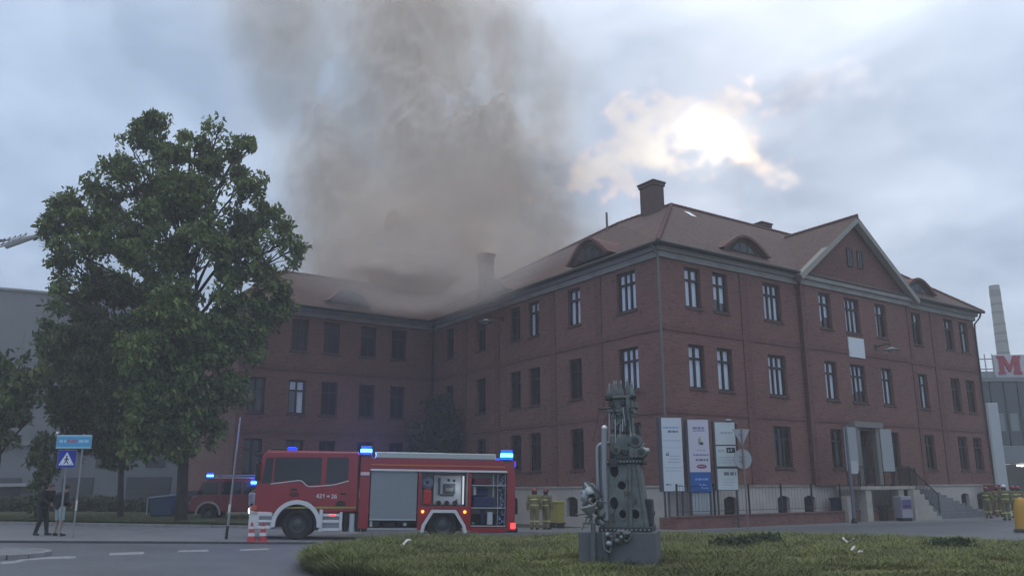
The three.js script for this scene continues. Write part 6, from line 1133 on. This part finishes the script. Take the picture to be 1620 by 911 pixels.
// ------------------------------------------------------------------ smoke
{
    const edge = (py) => {   // left and right edge of the plume at a height in the picture
    const K = [[-60, 300, 850], [0, 320, 890], [60, 350, 935], [110, 375, 955], [160, 385, 950], [210, 400, 945], [260, 415, 940], [320, 435, 945], [380, 460, 965], [430, 470, 945], [470, 500, 880], [515, 560, 800]];
    for (let i = 0; i + 1 < K.length; i++) if (py <= K[i + 1][0]) { const t = (py - K[i][0]) / (K[i + 1][0] - K[i][0]); return [lerp(K[i][1], K[i + 1][1], t), lerp(K[i][2], K[i + 1][2], t)]; }
    return [680, 720];
  };
  const thick = (px, py) => {   // how thick the plume stands there
    const [a, b] = edge(py), u = (px - a) / (b - a); if (u < -0.14 || u > 1.04) return 0;
    let d = smooth(u, -0.14, 0.36) * smooth(1 - u, -0.04, 0.32);
    d *= 0.62 + 0.55 * smooth(py, -60, 250);
    d *= 1 - 0.5 * Math.exp(-Math.pow(Math.hypot((px - 625) / 60, (py - 270) / 130), 2));
    d *= 1 - 0.4 * Math.exp(-Math.pow(Math.hypot((px - 520) / 70, (py - 130) / 90), 2));
    d *= 1 + 0.5 * Math.exp(-Math.pow(Math.hypot((px - 720) / 90, (py - 190) / 160), 2));
    d += 0.7 * Math.exp(-Math.pow(Math.hypot((px - 660) / 90, (py - 455) / 45), 2));
    d *= 1 - 0.45 * Math.exp(-Math.pow(Math.hypot((px - 780) / 90, (py - 385) / 60), 2));
    return d;
  };
  // the billowing body of the smoke: closed volumes that swallow light along the way through them, thinning to nothing at their edges
  const body = [];
  function billow(zc, X0, X1, Y0, Y1, depth, amount, seed, calm = false) {
    const nx = 190, ny = 230, P = [], TT = [], idx = [], id = (i, j, s) => (j * (nx + 1) + i) * 2 + s;
    for (let j = 0; j <= ny; j++) for (let i = 0; i <= nx; i++) {
      const x = lerp(X0, X1, i / nx), y = lerp(Y0, Y1, j / ny), bx = x + 1.6 * fbm(x * 0.16, y * 0.16, seed, 4) + 0.5 * fbm(x * 0.6, y * 0.6, seed + 5, 3), by = y + 1.6 * fbm(x * 0.16 + 9, y * 0.16, seed + 2, 4);
      pj.set(bx, by, zc).project(camera); const px = (pj.x + 1) * 810, py = (1 - pj.y) * 455.5;
      const rimd = Math.min(1, i / 8, (nx - i) / 8, j / 8, (ny - j) / 8), big = fbm(x * 0.17, y * 0.075 - 3, seed + 7, 5), fine = fbm(x * 0.42, y * 0.22, seed + 11, 4);
      let T = depth * rimd * amount(px, py) * clamp(0.85 + big * (calm ? 1.3 : 1.5) + (calm ? 0 : fine * 0.2), calm ? 0.15 : 0.3, 2); if (T < (calm ? 0.01 : 0.06)) T = 0;
      const mid = (seed > 8 ? Math.max(0, x + 5) * 0.45 : 0) + (calm ? 0.9 : 3.0) * fbm(x * 0.11, y * 0.07, seed + 20, calm ? 2 : 3);
      const lump = (calm ? 0 : 0.05) * T * fbm(x * 0.4, y * 0.2, seed + 30, 3);
      TT.push(T); P.push(x, y, zc + mid + T * 0.5 + lump, x, y, zc + mid - T * 0.5 + lump);
    }
    for (let j = 0; j < ny; j++) for (let i = 0; i < nx; i++) { const a = id(i, j, 0), b = id(i + 1, j, 0), c = id(i + 1, j + 1, 0), d = id(i, j + 1, 0); if (TT[a / 2] + TT[b / 2] + TT[c / 2] + TT[d / 2] === 0) continue; idx.push(a, b, c, a, c, d, a + 1, c + 1, b + 1, a + 1, d + 1, c + 1); }
    const g = new THREE.BufferGeometry(); g.setAttribute('position', new THREE.Float32BufferAttribute(P, 3)); g.setIndex(idx); g.computeVertexNormals(); const K = new Float32Array(TT.length * 8); TT.forEach((t, k) => { const a = smooth(t, 0, depth * 0.75); for (let s = 0; s < 2; s++) K.set([1, 1, 1, a], k * 8 + s * 4); }); g.setAttribute('color', new THREE.BufferAttribute(K, 4)); body.push(g);
  }
  const pj = new THREE.Vector3();
  billow(-64, -30, 13, 8, 48, 15, (px, py) => thick(px, py) * (1 - smooth(py, 450, 520)), 3.1);
  const veilOf = (k) => (px, py) => thick(px, py) * smooth(py, 40 + k * 55, 400) * (0.35 + 0.6 * Math.exp(-Math.pow((px - 640 - k * 25) / 170, 2)) + 0.6 * smooth(py, 360, 440)) * 0.8 * (1 - smooth(py, 425, 512)) * (1 - 0.5 * smooth(px, 730, 900)) * (1 - 0.65 * Math.exp(-Math.pow(Math.hypot((px - 772) / 45, (py - 425) / 42), 2)));
  for (let k = 0; k < 4; k++) billow(-51 + k * 1.9, -19, 9, 9.8 + k * 0.3, 34, 1.6, veilOf(k), 8.4 + k * 6.7, true);
  const gas = new THREE.MeshPhysicalMaterial({ vertexColors: true, transparent: true, color: new THREE.Color().setRGB(0.92, 0.86, 0.80), roughness: 0, transmission: 0.8, ior: 1.0, thickness: 8, attenuationColor: new THREE.Color(0.82, 0.765, 0.705), attenuationDistance: 8, specularIntensity: 0 }); gas.name = 'smoke haze';
  tag(part('smoke_cloud', body[0], gas, scene), 'broad grey smoke plume spreading across the sky above the burning building', 'smoke', null, 'stuff');
  ['lowest veil of grey smoke, hugging the inner corner of the roofs', 'second veil of grey smoke over the left roof ridge', 'third veil of grey smoke drifting along the left eaves', 'foremost thin veil of grey smoke before the left roofs'].forEach((label, k) => tag(part(`smoke_cloud_00${k + 1}`, body[k + 1], gas, scene), label, 'smoke', null, 'stuff'));
}
camera.far = 900;
renderer.render(scene, camera);
